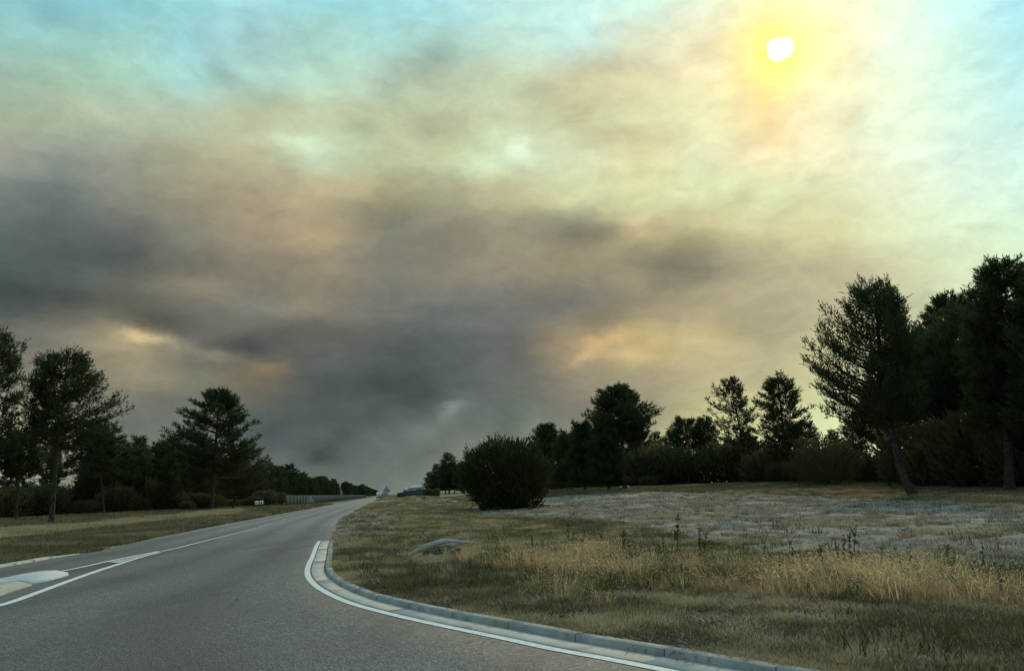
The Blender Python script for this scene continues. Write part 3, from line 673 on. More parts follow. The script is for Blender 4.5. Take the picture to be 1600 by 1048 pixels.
def pine_meshes(seed, h, crown, path=((0, 0, 0), (1, 0, 0)), tr=.2, nb=60, st=6, dens=1.0, shoot=.36, needles=8, nl=.20, nw=.042, rise=.45, m='needle', fill=.0, sides=6, dead=6, per=3, flat=.8):
    g = np.random.default_rng(seed)
    path = np.array(path, float)
    def trunk(t): return np.stack([np.interp(t, path[:, 0], path[:, 1]), np.interp(t, path[:, 0], path[:, 2]), np.asarray(t)*h], -1)
    cr = np.array(crown, float); c0 = cr[0, 0]
    wood = MB(); ts = np.linspace(0, .97, 14); tp = trunk(ts)
    tp[1:-1, :2] += np.cumsum(g.normal(0, .012*h/14, (12, 2)), 0)*.6
    rr = tr*(1-ts)**.75*.95+.03; rr[0] *= 1.35; tp[0, 2] -= .15
    wood.tube(tp, rr, 9)
    def tpos(t): return np.array([np.interp(t, ts, tp[:, k]) for k in range(3)])
    limbs = MB(); TP, TD, TT = [], [], []
    for i in range(nb):
        u = (i+g.uniform(0, 1))/nb; t = c0+(1-c0)*(u**.85)*.985
        a = i*2.39996+g.normal(0, .35)
        ca, sa = math.cos(a), math.sin(a)
        Rl, Rr = np.interp(t, cr[:, 0], cr[:, 1]), np.interp(t, cr[:, 0], cr[:, 2])
        k = (ca+1)/2; R = (Rl*(1-k)+Rr*k)*g.uniform(.62, 1.05)*(1+.30*mnoise.noise(Vector((ca*1.6, sa*1.6, t*h*.42+seed))))
        if R < .25: R = .25
        rs = rise*(.6+.9*u)*g.uniform(.8, 1.2)
        tb = max(min(c0*.95, .93), t-R*rs/h)
        b0 = tpos(tb); ax = tpos(t); e = np.array([ax[0]+ca*R, ax[1]+sa*R, t*h+g.normal(0, .12)])
        mid = (b0+e)/2+np.array([ca*R*.10, sa*R*.10, -abs(e[2]-b0[2])*.22])
        q = np.linspace(0, 1, 7)[:, None]; pts = (1-q)**2*b0+2*q*(1-q)*mid+q*q*e
        pts[1:-1] += g.normal(0, .03*R**.5, (5, 3))
        br = max(.018, tr*.26*(R/3)**.7)*(1-q[:, 0]*.8)
        limbs.tube(pts, br, 4, cap=False)
        out = np.array([ca, sa, 0]); sd = np.array([-sa, ca, 0])
        up = np.array([0, 0, 1.0])
        nst = max(2, int(round(st*min(1, R/2.2+.35))))
        for s_ in np.linspace(.34 if R > 1.2 else .15, 1, nst):
            p = np.array([np.interp(s_, q[:, 0], pts[:, z]) for z in range(3)])
            for sg in (-1, 1):
                if s_ > .98 and sg > 0: d_ = out*.9+up*.35
                else: d_ = unit(sd*sg*g.uniform(.55, 1.1)+out*g.uniform(.2, .9)+up*g.uniform(-.05, .45))
                Lt = (.17*R*(1.25-s_)+.30)*g.uniform(.55, 1.3)
                e2 = p+d_*Lt+up*.08*Lt
                limbs.tube([p, (p+e2)/2-up*.03, e2], [.016, .012, .007], 3, cap=False)
                lt_ = g.uniform(0, 1)
                npos = max(1, int(round(per*dens)))
                for q_ in np.linspace(.35, 1, npos):
                    pp = p+(e2-p)*q_
                    kk = 6 if q_ > .9 else 1
                    for _ in range(kk):
                        TP.append(pp+g.normal(0, .11, 3)); TD.append(up*flat*g.uniform(.2, 1.5)+d_*.55+g.normal(0, .45, 3))
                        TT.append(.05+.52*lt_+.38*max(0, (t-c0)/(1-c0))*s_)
    for i in range(dead):       # bare snags below the crown
        t = g.uniform(c0*.55, c0); a = g.uniform(0, 6.28); b0 = tpos(t); R = g.uniform(.5, 1.7)
        e = b0+np.array([math.cos(a)*R, math.sin(a)*R, g.uniform(-.2, .4)]); limbs.tube([b0, (b0+e)/2+np.array([0, 0, .08]), e], [.03, .018, .006], 4, cap=False)
    TP, TD, TT = np.array(TP), np.array(TD), np.array(TT)
    V, F_, t = tufts(TP, TD, shoot*g.uniform(.6, 1.35, len(TP)), needles, nl, nw, g, TT)
    return (wood.mesh('trunk', M['bark'], True), limbs.mesh('branches', M['bark'], True),
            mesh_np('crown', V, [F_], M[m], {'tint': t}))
def plant_tree(name, meshes, loc, label, cat, group=None, rz=0, sc=1.0, names=('trunk', 'branches', 'crown')):
    o = empty(name, loc); o.rotation_euler = (0, 0, rz); o.scale = (sc,)*3 if not hasattr(sc, '__len__') else sc
    tag(o, label, cat, group)
    for nm, me in zip(names, meshes):
        c_ = bpy.data.objects.new(nm, me); C.objects.link(c_); c_.parent = o
        if nm == 'crown' or nm == 'leaves' or nm == 'branches': c_['kind'] = 'stuff'
    return o

def hero(label, base, top, crown_px, path_px=None, seed=0, dist=None, tr=.2, name='pine_tree', **kw):
    """a tree standing at pixel `base`, reaching pixel `top`; crown_px rows (y, xleft, xright); path_px trunk (y, x)"""
    if dist is None: b = at(*base)
    else: b = along(base[0], dist)
    D = math.hypot(b[0], b[1])
    def height_at(py, px):
        v = px_dir(px, py); k = D/math.hypot(v[0], v[1]); return CAM_H+v[2]*k
    h = height_at(top[1], top[0])-b[2]
    def lateral(px, py):       # metres to the right of the base, across the line of sight
        v = px_dir(px, py); u = math.atan2(v[0], v[1])-math.atan2(b[0], b[1]); return math.tan(u)*D
    path_px = path_px or [(base[1], base[0]), (top[1], top[0])]
    path = []
    for y_, x_ in path_px:
        t = (height_at(y_, x_)-b[2])/h; path.append((min(max(t, 0), 1), lateral(x_, y_), 0))
    path[0] = (0, 0, 0); path = sorted(path)
    crown = []
    P2 = np.array(path)
    for y_, xl, xr in crown_px:
        t = (height_at(y_, (xl+xr)/2)-b[2])/h; ax = np.interp(t, P2[:, 0], P2[:, 1])
        crown.append((min(max(t, 0.02), .995), max(.2, ax-lateral(xl, y_)), max(.2, lateral(xr, y_)-ax)))
    crown.sort()
    if D > 85:
        for k_, v_ in (('nl', .30), ('nw', .058), ('shoot', .46), ('needles', 8)): kw.setdefault(k_, v_)
    else:
        for k_, v_ in (('nl', .23), ('nw', .042), ('shoot', .42), ('needles', 9)): kw.setdefault(k_, v_)
    me = pine_meshes(seed, h, crown, path, tr=tr, **kw)
    rz = -math.atan2(b[0], b[1])
    return plant_tree(name, me, tuple(b), label, 'pine', rz=rz)

# left of the road
hero('large dark pine cut by the left edge of the photo', (-28, 826), (-14, 520),
     [(705, -90, 46), (660, -110, 30), (600, -110, 36), (560, -95, 40), (530, -70, 30), (520, -40, 10)], seed=11, tr=.20, nb=54, st=7, dens=.7)
hero('tall broad pine with bare trunk standing at the forest front left of the road', (80, 820), (105, 552),
     [(690, 10, 150), (668, 18, 178), (640, 30, 196), (612, 34, 176), (590, 40, 170), (568, 62, 140), (553, 88, 122)],
     [(820, 80), (740, 85), (690, 90), (620, 100), (552, 106)], seed=12, tr=.20, nb=80, st=7, rise=.40, dens=.7)
hero('dense dark pine with rounded crown between the tall broad pine and the road', (330, 800), (340, 610),
     [(745, 285, 395), (722, 280, 400), (690, 262, 402), (668, 262, 396), (645, 280, 390), (625, 305, 368), (611, 330, 352)],
     [(800, 330), (700, 336), (610, 342)], seed=13, tr=.25, nb=92, st=7, rise=.3)
hero('smaller olive pine right of the dense rounded pine, by two white boards', (363, 797), (385, 694),
     [(772, 340, 402), (750, 338, 420), (725, 345, 425), (705, 360, 408), (694, 372, 398)], seed=14, tr=.14, nb=50, st=5, m='needle_olive')
hero('thin slim-trunked pine right of the tall broad pine before the left forest', (163, 806), (150, 655),
     [(742, 120, 190), (715, 112, 186), (690, 110, 184), (668, 120, 180), (656, 135, 168)], seed=15, tr=.11, nb=46, st=5)
hero('slender pine with thin leaning trunk left of the tall broad pine', (24, 817), (34, 672),
     [(745, -8, 60), (720, -8, 66), (695, 0, 62), (674, 20, 48)], seed=16, tr=.11, nb=40, st=5)
hero('slim straight pine in front of the left forest, left of the dense rounded pine', (292, 797), (284, 700),
     [(768, 262, 312), (745, 256, 314), (720, 262, 306), (702, 276, 294)], seed=17, tr=.10, nb=38, st=5)
# right of the road
hero('tall round-crowned pine with a long arm reaching right, above the pair of white boards', (977, 767), (965, 606),
     [(688, 930, 1000), (672, 925, 1018), (655, 918, 1024), (640, 916, 1026), (628, 924, 1000), (614, 935, 990), (607, 952, 976)],
     [(767, 977), (700, 972), (606, 966)], seed=21, tr=.27, nb=92, st=7, rise=.3)
hero('dark upright pine standing directly right of the round roadside bush', (872, 768), (853, 663),
     [(752, 838, 892), (720, 836, 888), (695, 834, 880), (676, 838, 870), (664, 848, 860)], seed=22, tr=.17, nb=70, st=6, dens=1.2)
hero('dark ragged pine second from the round bush, low between two taller crowns', (893, 768), (884, 676),
     [(755, 862, 915), (720, 864, 910), (695, 868, 904), (680, 878, 894)], seed=23, tr=.13, nb=60, st=5, dens=1.2)
hero('dark pine with pointed crown left of the tall rounded pine, third from the bush', (914, 769), (908, 660),
     [(755, 886, 940), (720, 888, 938), (690, 892, 930), (670, 900, 918)], seed=24, tr=.14, nb=64, st=6, dens=1.2)
hero('dense full pine tucked against the left side of the tall rounded pine', (952, 769), (944, 650),
     [(758, 918, 975), (720, 914, 972), (690, 918, 966), (665, 926, 958), (652, 938, 950)], seed=25, tr=.16, nb=74, st=6, dens=1.2)
hero('flat topped pine low on the skyline, right of the tall rounded pine', (1072, 764), (1070, 654),
     [(705, 1052, 1096), (690, 1045, 1098), (672, 1046, 1094), (658, 1056, 1084)], seed=26, tr=.15, nb=50, st=5, dist=135)
hero('small skyline pine just left of the leaning sparse pine', (1102, 762), (1098, 654),
     [(708, 1084, 1124), (690, 1082, 1124), (668, 1086, 1116), (655, 1094, 1106)], seed=27, tr=.14, nb=44, st=5, dist=135)
hero('sparse pine with a thin trunk leaning left, sky showing through its crown', (1177, 757), (1140, 590),
     [(698, 1118, 1178), (675, 1108, 1180), (650, 1104, 1176), (628, 1108, 1172), (608, 1116, 1160), (592, 1130, 1146)],
     [(757, 1177), (720, 1168), (680, 1158), (640, 1149), (590, 1138)], seed=28, tr=.15, nb=46, st=5, rise=.55, dens=.7, needles=9)
hero('full conical pine between the leaning sparse pine and the bright gap of sky', (1240, 757), (1216, 587),
     [(722, 1186, 1262), (700, 1180, 1262), (670, 1180, 1268), (640, 1182, 1262), (615, 1190, 1246), (595, 1204, 1228)],
     [(757, 1240), (700, 1228), (587, 1214)], seed=29, tr=.17, nb=62, st=6, rise=.4)
hero('biggest pine in the open, curved trunk leaning left and spiky crown', (1430, 775), (1372, 443),
     [(664, 1300, 1430), (640, 1282, 1440), (610, 1262, 1438), (570, 1264, 1436), (540, 1266, 1430), (515, 1276, 1426), (485, 1292, 1424), (462, 1318, 1404), (445, 1345, 1385)],
     [(775, 1430), (752, 1414), (715, 1402), (660, 1390), (600, 1378), (520, 1372), (443, 1368)], seed=30, tr=.27, nb=84, st=8, rise=.66, dens=.7, shoot=.50, flat=1.5, needles=9)
hero('pine whose dark trunk shows behind the leaning trunk of the biggest pine', (1385, 756), (1366, 600),
     [(705, 1330, 1408), (675, 1330, 1402), (640, 1335, 1395), (605, 1350, 1380)], seed=31, tr=.24, nb=50, st=6)
hero('broad dark pine right of the biggest open pine, holes of sky low in its crown', (1492, 753), (1482, 462),
     [(640, 1440, 1540), (600, 1424, 1560), (560, 1424, 1560), (520, 1430, 1556), (490, 1440, 1545), (458, 1468, 1522)],
     [(753, 1492), (620, 1488), (462, 1482)], seed=32, tr=.24, nb=92, st=8, rise=.5)
hero('tallest dark pine at the right edge of the photo, rounded top above all others', (1572, 752), (1562, 408),
     [(668, 1500, 1640), (620, 1505, 1650), (560, 1500, 1650), (510, 1500, 1645), (470, 1510, 1635), (435, 1524, 1612), (412, 1544, 1590)],
     [(752, 1572), (408, 1560)], seed=33, tr=.27, nb=104, st=8, rise=.5, dist=58)
hero('dark pine half cut by the right edge of the photo, beside the tallest one', (1640, 750), (1636, 402),
     [(668, 1560, 1720), (600, 1566, 1720), (520, 1572, 1710), (450, 1590, 1690), (405, 1620, 1660)], seed=34, tr=.27, nb=90, st=8, rise=.5, dist=55)

# the forest behind: a few kinds of young and old pine, each copied many times
protos = []
for k in range(5):      # open old pines with high crowns
    protos.append((pine_meshes(100+k, 12.0, [(.42, 1.8, 1.8), (.6, 2.9, 2.6), (.8, 2.5, 2.7), (.95, 1.0, 1.0)], [(0, 0, 0), (.6, .3*(k-2), 0), (1, .4*(k-2), .2)], tr=.17, nb=40, st=5, needles=8, nl=.30, nw=.055, dens=.9, shoot=.45), 'old'))
for k in range(4):      # young dense pines, foliage nearly to the ground
    protos.append((pine_meshes(200+k, 9.0, [(.10, 1.6, 1.6), (.35, 1.9, 1.8), (.65, 1.35, 1.4), (.85, .75, .75), (.97, .25, .25)], tr=.12, nb=48, st=4, needles=8, nl=.28, nw=.05, dens=.9, shoot=.45, m='needle_far', dead=0), 'young'))
old = [p[0] for p in protos if p[1] == 'old']; young = [p[0] for p in protos if p[1] == 'young']
def forest_row(pts, kinds, name, label, group, h0, h1, seed, cat='pine'):
    g = random.Random(seed)
    for (x, y) in pts:
        k = g.random() < kinds; me = g.choice(old if k else young); base_h = 12. if k else 9.
        sc = g.uniform(h0, h1)/base_h*(1.0 if k else .86); z = float(H(x, y)[0])
        plant_tree(name, me, (x, y, z-.05), label, cat, group, g.uniform(0, 6.28), (sc*g.uniform(.9, 1.2), sc*g.uniform(.9, 1.2), sc))
def row_pts(px0, px1, d0, d1, spacing, seed, jd=6.0):
    """points between two sight columns at given distances, about `spacing` metres apart"""
    g = random.Random(seed); a = along(px0, d0)[:2]; b = along(px1, d1)[:2]; L = np.linalg.norm(b-a); n = max(2, int(L/spacing))
    r = []
    for i in range(n+1):
        p = a+(b-a)*((i+g.uniform(-.35, .35))/n); p = p*(1+g.uniform(-.5, .5)*jd/np.linalg.norm(p)); r.append((float(p[0]), float(p[1])))
    return r
RG = 'pines of the forest left of the road'
lab_l = 'dark pine of the forest wall behind the large pines left of the road'
forest_row(row_pts(-60, 250, 118, 122, 4.6, 1), .35, 'pine_tree', lab_l, RG, 9, 11.5, 1)
forest_row(row_pts(-90, 270, 136, 140, 5.2, 2), .6, 'pine_tree', lab_l, RG, 12, 14.5, 2)
forest_row(row_pts(150, 330, 128, 128, 4.4, 3), .15, 'pine_tree', lab_l, RG, 9, 12.5, 3)
forest_row(row_pts(250, 400, 138, 150, 4.4, 4), .3, 'pine_tree', lab_l, RG, 9.5, 12, 4)
lab_r = 'pine in the long tree line receding behind the grey fence'
fl = []
g_ = random.Random(5)
for s_ in np.geomspace(135, 900, 62):
    off = 33+g_.uniform(-2.5, 2.5) - 11*float(ss(s_, 130, 260)) - 4*float(ss(s_, 300, 800)); x0 = float(xl_at(s_)); fl.append((x0-off, float(s_)))
    if s_ < 420: fl.append((x0-off-7+g_.uniform(-2, 2), float(s_)+g_.uniform(0, 6)))
forest_row(fl, .4, 'pine_tree', lab_r, 'pines of the tree line receding along the road', 10, 13.0, 6)
# where the forest runs on past both sides of the frame
forest_row(row_pts(-420, -70, 92, 116, 6.0, 51), .6, 'pine_tree', 'dark pine of the left forest beyond the left edge of the photo', 'pines beyond the left edge', 11, 15, 51)
forest_row(row_pts(1730, 2300, 62, 56, 5.0, 52), .8, 'pine_tree', 'dark pine of the forest beyond the right edge of the photo', 'pines beyond the right edge', 11, 15, 52)
# right side
lab_q = 'dark pine of the forest wall behind the sandy field'
GQ = 'pines of the forest wall behind the field'
forest_row(row_pts(845, 1010, 146, 140, 4.4, 7), .3, 'pine_tree', lab_q, GQ, 9.5, 12.5, 7)
forest_row(row_pts(860, 1030, 158, 150, 4.6, 8), .6, 'pine_tree', lab_q, GQ, 10.5, 13.5, 8)
forest_row(row_pts(1005, 1180, 150, 140, 4.4, 9), .3, 'pine_tree', lab_q, GQ, 8.3, 10.5, 9)
forest_row(row_pts(1160, 1330, 132, 104, 4.2, 10), .3, 'pine_tree', lab_q, GQ, 7.5, 9.5, 10)
lab_e = 'tall dark pine filling the forest behind the biggest pines at the right edge'
GE = 'tall pines crowding the right edge'
forest_row(row_pts(1440, 1680, 84, 64, 5.6, 11), .9, 'pine_tree', lab_e, GE, 12.5, 15.5, 11)
forest_row(row_pts(1400, 1700, 96, 76, 5.2, 12), .6, 'pine_tree', lab_e, GE, 10, 13, 12)
# small far group in front of the pale roofs
for px_, d_, h_ in ((672, 300, 10), (684, 290, 13), (696, 285, 13.5), (702, 280, 17), (710, 280, 12.5), (722, 270, 12.5), (736, 265, 16), (678, 310, 9), (746, 262, 13)):
    b = along(px_, d_); me = young[int(px_) % 4]; sc = h_/9*.86
    plant_tree('pine_tree', me, (b[0], b[1], b[2]-.1), 'far dark pine in the small group left of the round bush', 'pine', 'far pines left of the round bush', px_, (sc*1.35, sc*1.35, sc))
for i_, px_ in enumerate((566, 572, 577, 582, 586, 589)):
    b = along(px_, 620+i_*90); me = young[i_ % 4]; sc = (12-i_*.6)/9*.86
    plant_tree('pine_tree', me, (b[0], b[1], 0), lab_r, 'pine', 'pines of the tree line receding along the road', i_, (sc*1.9, sc*1.9, sc))

# bushes
def bush_meshes(seed, w, h, n, m='leaf', ll=.10, lw=.045, spike=.25, low=.0, top_bias=1.0, per=12, boxy=True):
    g = np.random.default_rng(seed)
    stems = MB()
    ns = 26
    d = unit(g.normal(size=(n, 3)))
    if boxy: d = d/(np.abs(d)**3).sum(1, keepdims=True)**(1/3)
    lump = np.array([.88+.26*mnoise.noise(Vector(tuple(v*2.3+seed)))+.16*mnoise.noise(Vector(tuple(v*5+seed))) for v in d])
    r = g.uniform(0, 1, n)**.28*lump
    P_ = d*r[:, None]*np.array([w/2, w/2, h*.5]); P_[:, 2] = np.maximum(P_[:, 2]+h*.44, .03)
    D_ = unit(d*np.array([.6, .6, .5])+np.array([0, 0, .9])+g.normal(0, .3, (n, 3)))
    L = np.full(n, spike)*g.uniform(.6, 1.6, n)
    for i in range(ns):
        e = P_[g.integers(n)]; b0 = np.array([g.normal(0, w*.06), g.normal(0, w*.06), -.05])
        mid = b0*.4+e*.6; mid[2] *= .7; stems.tube([b0, mid, e], [.035*h/5+.008, .02*h/5+.006, .005], 4, cap=False)
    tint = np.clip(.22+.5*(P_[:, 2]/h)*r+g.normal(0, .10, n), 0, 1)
    V, F_, t = tufts(P_, D_, L, per, ll, lw, g, tint)
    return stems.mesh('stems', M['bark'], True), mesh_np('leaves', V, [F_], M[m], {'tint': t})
bb = at(792, 797); bd = math.hypot(bb[0], bb[1])
me = bush_meshes(301, 140/1156*bd*1.0, 5.75*bd/59.3, 9800, ll=.17, lw=.055, spike=.34, per=11, low=.18)
tag(plant_tree('round_bush', me, tuple(bb), 'big round dark green bush standing alone at the edge of the sandy field', 'bush', names=('stems', 'leaves')))
sb = [bush_meshes(320+k, 3.6, 2.6, 900, m='scrub', ll=.24, lw=.075, spike=.35, per=9) for k in range(4)]
def scrub(pts, label, group, h0, h1, seed, wide=1.0):
    g = random.Random(seed)
    for x, y in pts:
        s_ = g.uniform(h0, h1)/2.6; z = float(H(x, y)[0])
        plant_tree('shrub', g.choice(sb), (x, y, z-.1), label, 'shrub', group, g.uniform(0, 6.28), (s_*wide, s_*wide, s_), names=('stems', 'leaves'))
GS = 'low shrubs under the forest edge behind the field'
LS = 'olive shrub in the undergrowth of the pines behind the field'
scrub(row_pts(858, 1010, 138, 128, 4.2, 20, 3), LS, GS, 1.6, 2.8, 20)
scrub(row_pts(1000, 1190, 132, 128, 4.6, 21, 4), LS, GS, 1.8, 4.6, 21, .85)
scrub(row_pts(1195, 1330, 118, 98, 3.0, 22, 4), LS, GS, 2.8, 5.0, 22)
scrub(row_pts(985, 1200, 134, 126, 3.0, 36, 4), LS, GS, 5.0, 7.4, 36, .8)
scrub(row_pts(870, 1000, 150, 142, 3.6, 37, 4), LS, GS, 3.0, 5.4, 37, .9)
GT = 'tall dark shrubs under the pines at the right edge'
LT = 'dark shrub filling the shade under the pines at the right edge'
scrub(row_pts(1320, 1450, 100, 84, 3.6, 23, 4), LT, GT, 2.4, 4.2, 23)
scrub(row_pts(1440, 1700, 74, 62, 3.6, 24, 4), LT, GT, 1.6, 3.4, 24)
scrub(row_pts(1430, 1700, 76, 62, 2.9, 27, 4), LT, GT, 4.2, 6.5, 27, .8)
b = along(1290, 88); me = bush_meshes(340, 7.0, 5.6, 2600, m='scrub', ll=.22, lw=.06, spike=.4, per=9)
tag(plant_tree('round_shrub', me, tuple(b), 'rounded olive shrub below the bright gap of sky left of the biggest pine', 'shrub', names=('stems', 'leaves')))
GU = 'low shrubs along the foot of the forest left of the road'
LU = 'low dark shrub in the undergrowth of the forest left of the road'
scrub(row_pts(-60, 300, 110, 124, 3.4, 25, 6), LU, GU, 1.8, 4.2, 25)
scrub(row_pts(-80, 260, 130, 132, 3.2, 38, 5), LU, GU, 3.5, 6.0, 38, .8)
scrub(row_pts(300, 450, 122, 150, 3.6, 28, 6), LU, GU, 1.4, 3.0, 28)
#%%THINGS
# ------------------------------------------------------------------ ground cover
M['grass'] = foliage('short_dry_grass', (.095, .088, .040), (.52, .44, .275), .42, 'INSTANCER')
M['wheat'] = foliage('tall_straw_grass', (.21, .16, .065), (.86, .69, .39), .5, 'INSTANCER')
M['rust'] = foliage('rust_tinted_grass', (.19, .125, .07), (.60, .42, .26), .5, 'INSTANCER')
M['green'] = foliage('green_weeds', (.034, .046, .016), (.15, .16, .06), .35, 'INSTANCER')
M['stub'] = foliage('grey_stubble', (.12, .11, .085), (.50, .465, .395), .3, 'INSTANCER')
M['weed'] = foliage('dark_weed', (.018, .022, .010), (.060, .062, .026), .2)
def clump(seed, nb, h0, h1, spread, w, lean=.5, heads=0, seg=2, m=None, head_len=.05):
    g = np.random.default_rng(seed); V, F3, F4, sh = [], [], [], []
    n = 0
    for i in range(nb):
        a = g.uniform(0, 6.283); r = spread*g.uniform(0, 1)**.6; b = np.array([r*math.cos(a), r*math.sin(a), -.015])
        h = g.uniform(h0, h1); la = a+g.normal(0, .9); l_ = lean*h*g.uniform(.2, 1.3)
        tip = b+np.array([math.cos(la)*l_, math.sin(la)*l_, h*g.uniform(.75, 1)])
        mid = (b+tip)/2+np.array([0, 0, h*.16]); sd = np.array([-math.sin(la+g.normal(0, .6)), math.cos(la), 0])*w*g.uniform(.6, 1.3)/2
        s_ = g.uniform(0, 1)
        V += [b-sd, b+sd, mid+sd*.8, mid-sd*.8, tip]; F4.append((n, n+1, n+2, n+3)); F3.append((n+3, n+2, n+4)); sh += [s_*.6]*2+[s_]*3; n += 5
        if i < heads:
            dr = unit(tip-mid); dr[2] -= .35; dr = unit(dr)*head_len*g.uniform(.7, 1.3); s2 = np.array([sd[0], sd[1], .3*w])*1.6
            V += [tip-s2*.3, tip+dr*.5+s2, tip+dr, tip+dr*.5-s2]; F4.append((n, n+1, n+2, n+3)); sh += [1]*4; n += 4
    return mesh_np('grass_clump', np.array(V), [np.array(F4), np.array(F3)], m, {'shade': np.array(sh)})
def scatter(name, pts, scale, tint, meshes, seed):
    """one object of countless plants: points carry scale, turn and tint, geometry nodes put a clump on each"""
    g = np.random.default_rng(seed); n = len(pts)
    me = bpy.data.meshes.new(name); me.vertices.add(n); me.vertices.foreach_set('co', np.asarray(pts, np.float32).ravel())
    for k, a in (('size', scale), ('turn', g.uniform(0, 6.283, n)), ('tint', tint)):
        at_ = me.attributes.new(k, 'FLOAT', 'POINT'); at_.data.foreach_set('value', np.asarray(a, np.float32))
    at_ = me.attributes.new('which', 'INT', 'POINT'); at_.data.foreach_set('value', g.integers(0, len(meshes), n).astype(np.int32))
    o = link(name, me); o['kind'] = 'stuff'
    G_ = bpy.data.node_groups.new(name+'_nodes', 'GeometryNodeTree')
    G_.interface.new_socket('Geometry', in_out='INPUT', socket_type='NodeSocketGeometry'); G_.interface.new_socket('Geometry', in_out='OUTPUT', socket_type='NodeSocketGeometry')
    N = G_.nodes; Lk = G_.links
    gi = N.new('NodeGroupInput'); go = N.new('NodeGroupOutput'); jn = N.new('GeometryNodeJoinGeometry')
    def na(nm, ty='FLOAT'):
        a = N.new('GeometryNodeInputNamedAttribute'); a.data_type = ty; a.inputs[0].default_value = nm; return a.outputs[0]
    sz, tu, wh = na('size'), na('turn'), na('which', 'INT')
    cx = N.new('ShaderNodeCombineXYZ'); Lk.new(tu, cx.inputs[2])
    for k, m_ in enumerate(meshes):
        src = bpy.data.objects.new('clump_source', m_)
        oi = N.new('GeometryNodeObjectInfo'); oi.inputs[0].default_value = src; oi.inputs[1].default_value = True
        cp = N.new('FunctionNodeCompare'); cp.data_type = 'INT'; cp.operation = 'EQUAL'; Lk.new(wh, cp.inputs[2]); cp.inputs[3].default_value = k
        ip = N.new('GeometryNodeInstanceOnPoints'); Lk.new(gi.outputs[0], ip.inputs['Points']); Lk.new(oi.outputs['Geometry'], ip.inputs['Instance'])
        Lk.new(cp.outputs[0], ip.inputs['Selection']); Lk.new(cx.outputs[0], ip.inputs['Rotation']); Lk.new(sz, ip.inputs['Scale'])
        Lk.new(ip.outputs[0], jn.inputs[0])
    Lk.new(jn.outputs[0], go.inputs[0])
    md = o.modifiers.new('scatter', 'NODES'); md.node_group = G_
    return o
def sample(n, r0, r1, a0, a1, seed, power=0.0):
    """points spread over the ground ahead, denser near the camera"""
    g = np.random.default_rng(seed); u = g.uniform(0, 1, n)
    r = r0*(r1/r0)**u if power == 0 else (r0**power+u*(r1**power-r0**power))**(1/power)
    a = np.radians(g.uniform(a0, a1, n)); x, y = r*np.sin(a), r*np.cos(a)
    P_ = np.stack([x, y], 1); ok = ~inside(P_, hard_poly); P_ = P_[ok]; d = dist_poly(P_, hard_poly)
    z = H(P_[:, 0], P_[:, 1]); px, py = dir_px(np.c_[P_, z-CAM_H]); return np.c_[P_, z], px, py, d, g
def inz(px, py, pts): return inside(np.stack([px, py], 1), np.array(pts, float))
def field(p, s, o=0.): return np.array([mnoise.fractal(Vector((a[0]*s+o, a[1]*s, o)), 1., 2., 3) for a in p])
WH = [(700, 872), (740, 862), (860, 868), (1000, 876), (1100, 884), (1200, 889), (1400, 901), (1700, 922), (1700, 968), (1600, 960), (1400, 947), (1200, 938), (1000, 922), (860, 905), (760, 892)]
SANDZ = [(735, 797), (860, 776), (1010, 768), (1200, 772), (1640, 792), (1660, 905), (1500, 885), (1320, 862), (1190, 866), (1060, 838), (960, 815), (860, 812), (745, 806)]
# short grass of the verge
P3, px, py, d, g = sample(175000, 5.2, 140, -20, 42, 1, 0.0)
right = P3[:, 0] > xr_at(np.maximum(P3[:, 1], 26))-.1
insand = inz(px, py, SANDZ); f1 = field(P3, .9); f2 = field(P3, .23, 7.)
soil = np.zeros(len(px))
for a, b_, w_, h_ in RUTS: soil = np.maximum(soil, np.exp(-((px-a)/w_)**2-((py-b_-.02*(px-a))/h_)**2))
grav = inz(px, py, [(520, 846), (528, 812), (545, 800), (585, 797), (640, 812), (620, 828), (560, 838), (535, 847)])
soil = np.clip(soil*1.3, 0, 1)**.6; keep = right & (d > .07) & (g.uniform(0, 1, len(px)) < np.where(insand, .015+.16*(f2 > .12), .95)*np.where(inz(px, py, [(635, 862), (745, 856), (745, 874), (635, 886)]), .15, 1)*np.where(grav, .12, 1)*(1-.9*soil)*np.clip(.75+f1*.9, .25, 1)) & (px > -50) & (px < 1680)
Q = P3[keep]; r_ = np.hypot(Q[:, 0], Q[:, 1]); gs = [clump(400+k, 30, .035, .10, .11, .0075, .8, 0, m=M['grass']) for k in range(5)]
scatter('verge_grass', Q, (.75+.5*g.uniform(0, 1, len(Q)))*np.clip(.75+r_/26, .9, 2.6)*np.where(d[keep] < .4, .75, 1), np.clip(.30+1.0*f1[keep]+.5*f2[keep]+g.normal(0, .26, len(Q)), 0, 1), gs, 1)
# straggling greener weeds, between verge and sand
P3, px, py, d, g = sample(16000, 6, 60, -14, 42, 2, 0.0)
right = P3[:, 0] > xr_at(np.maximum(P3[:, 1], 26))+.5; insand = inz(px, py, SANDZ); f2 = field(P3, .35, 3.); wh = inz(px, py, WH)
dens = np.where(insand, .03, .30)*np.clip(.5+1.4*f2, .02, 1); dens = np.where(wh, .75*np.clip(.6+1.2*f2, .1, 1), dens); dens = np.where(py > 925, dens*.12, dens)
keep = right & (d > .4) & (g.uniform(0, 1, len(px)) < dens) & ~inz(px, py, [(630, 860), (760, 850), (760, 892), (630, 885)])
Q = P3[keep]; gs = [clump(420+k, 26, .08, .26, .13, .010, .55, 0, m=M['green']) for k in range(4)]
scatter('green_weeds', Q, .7+.7*g.uniform(0, 1, len(Q)), g.uniform(.1, .9, len(Q)), gs, 2)
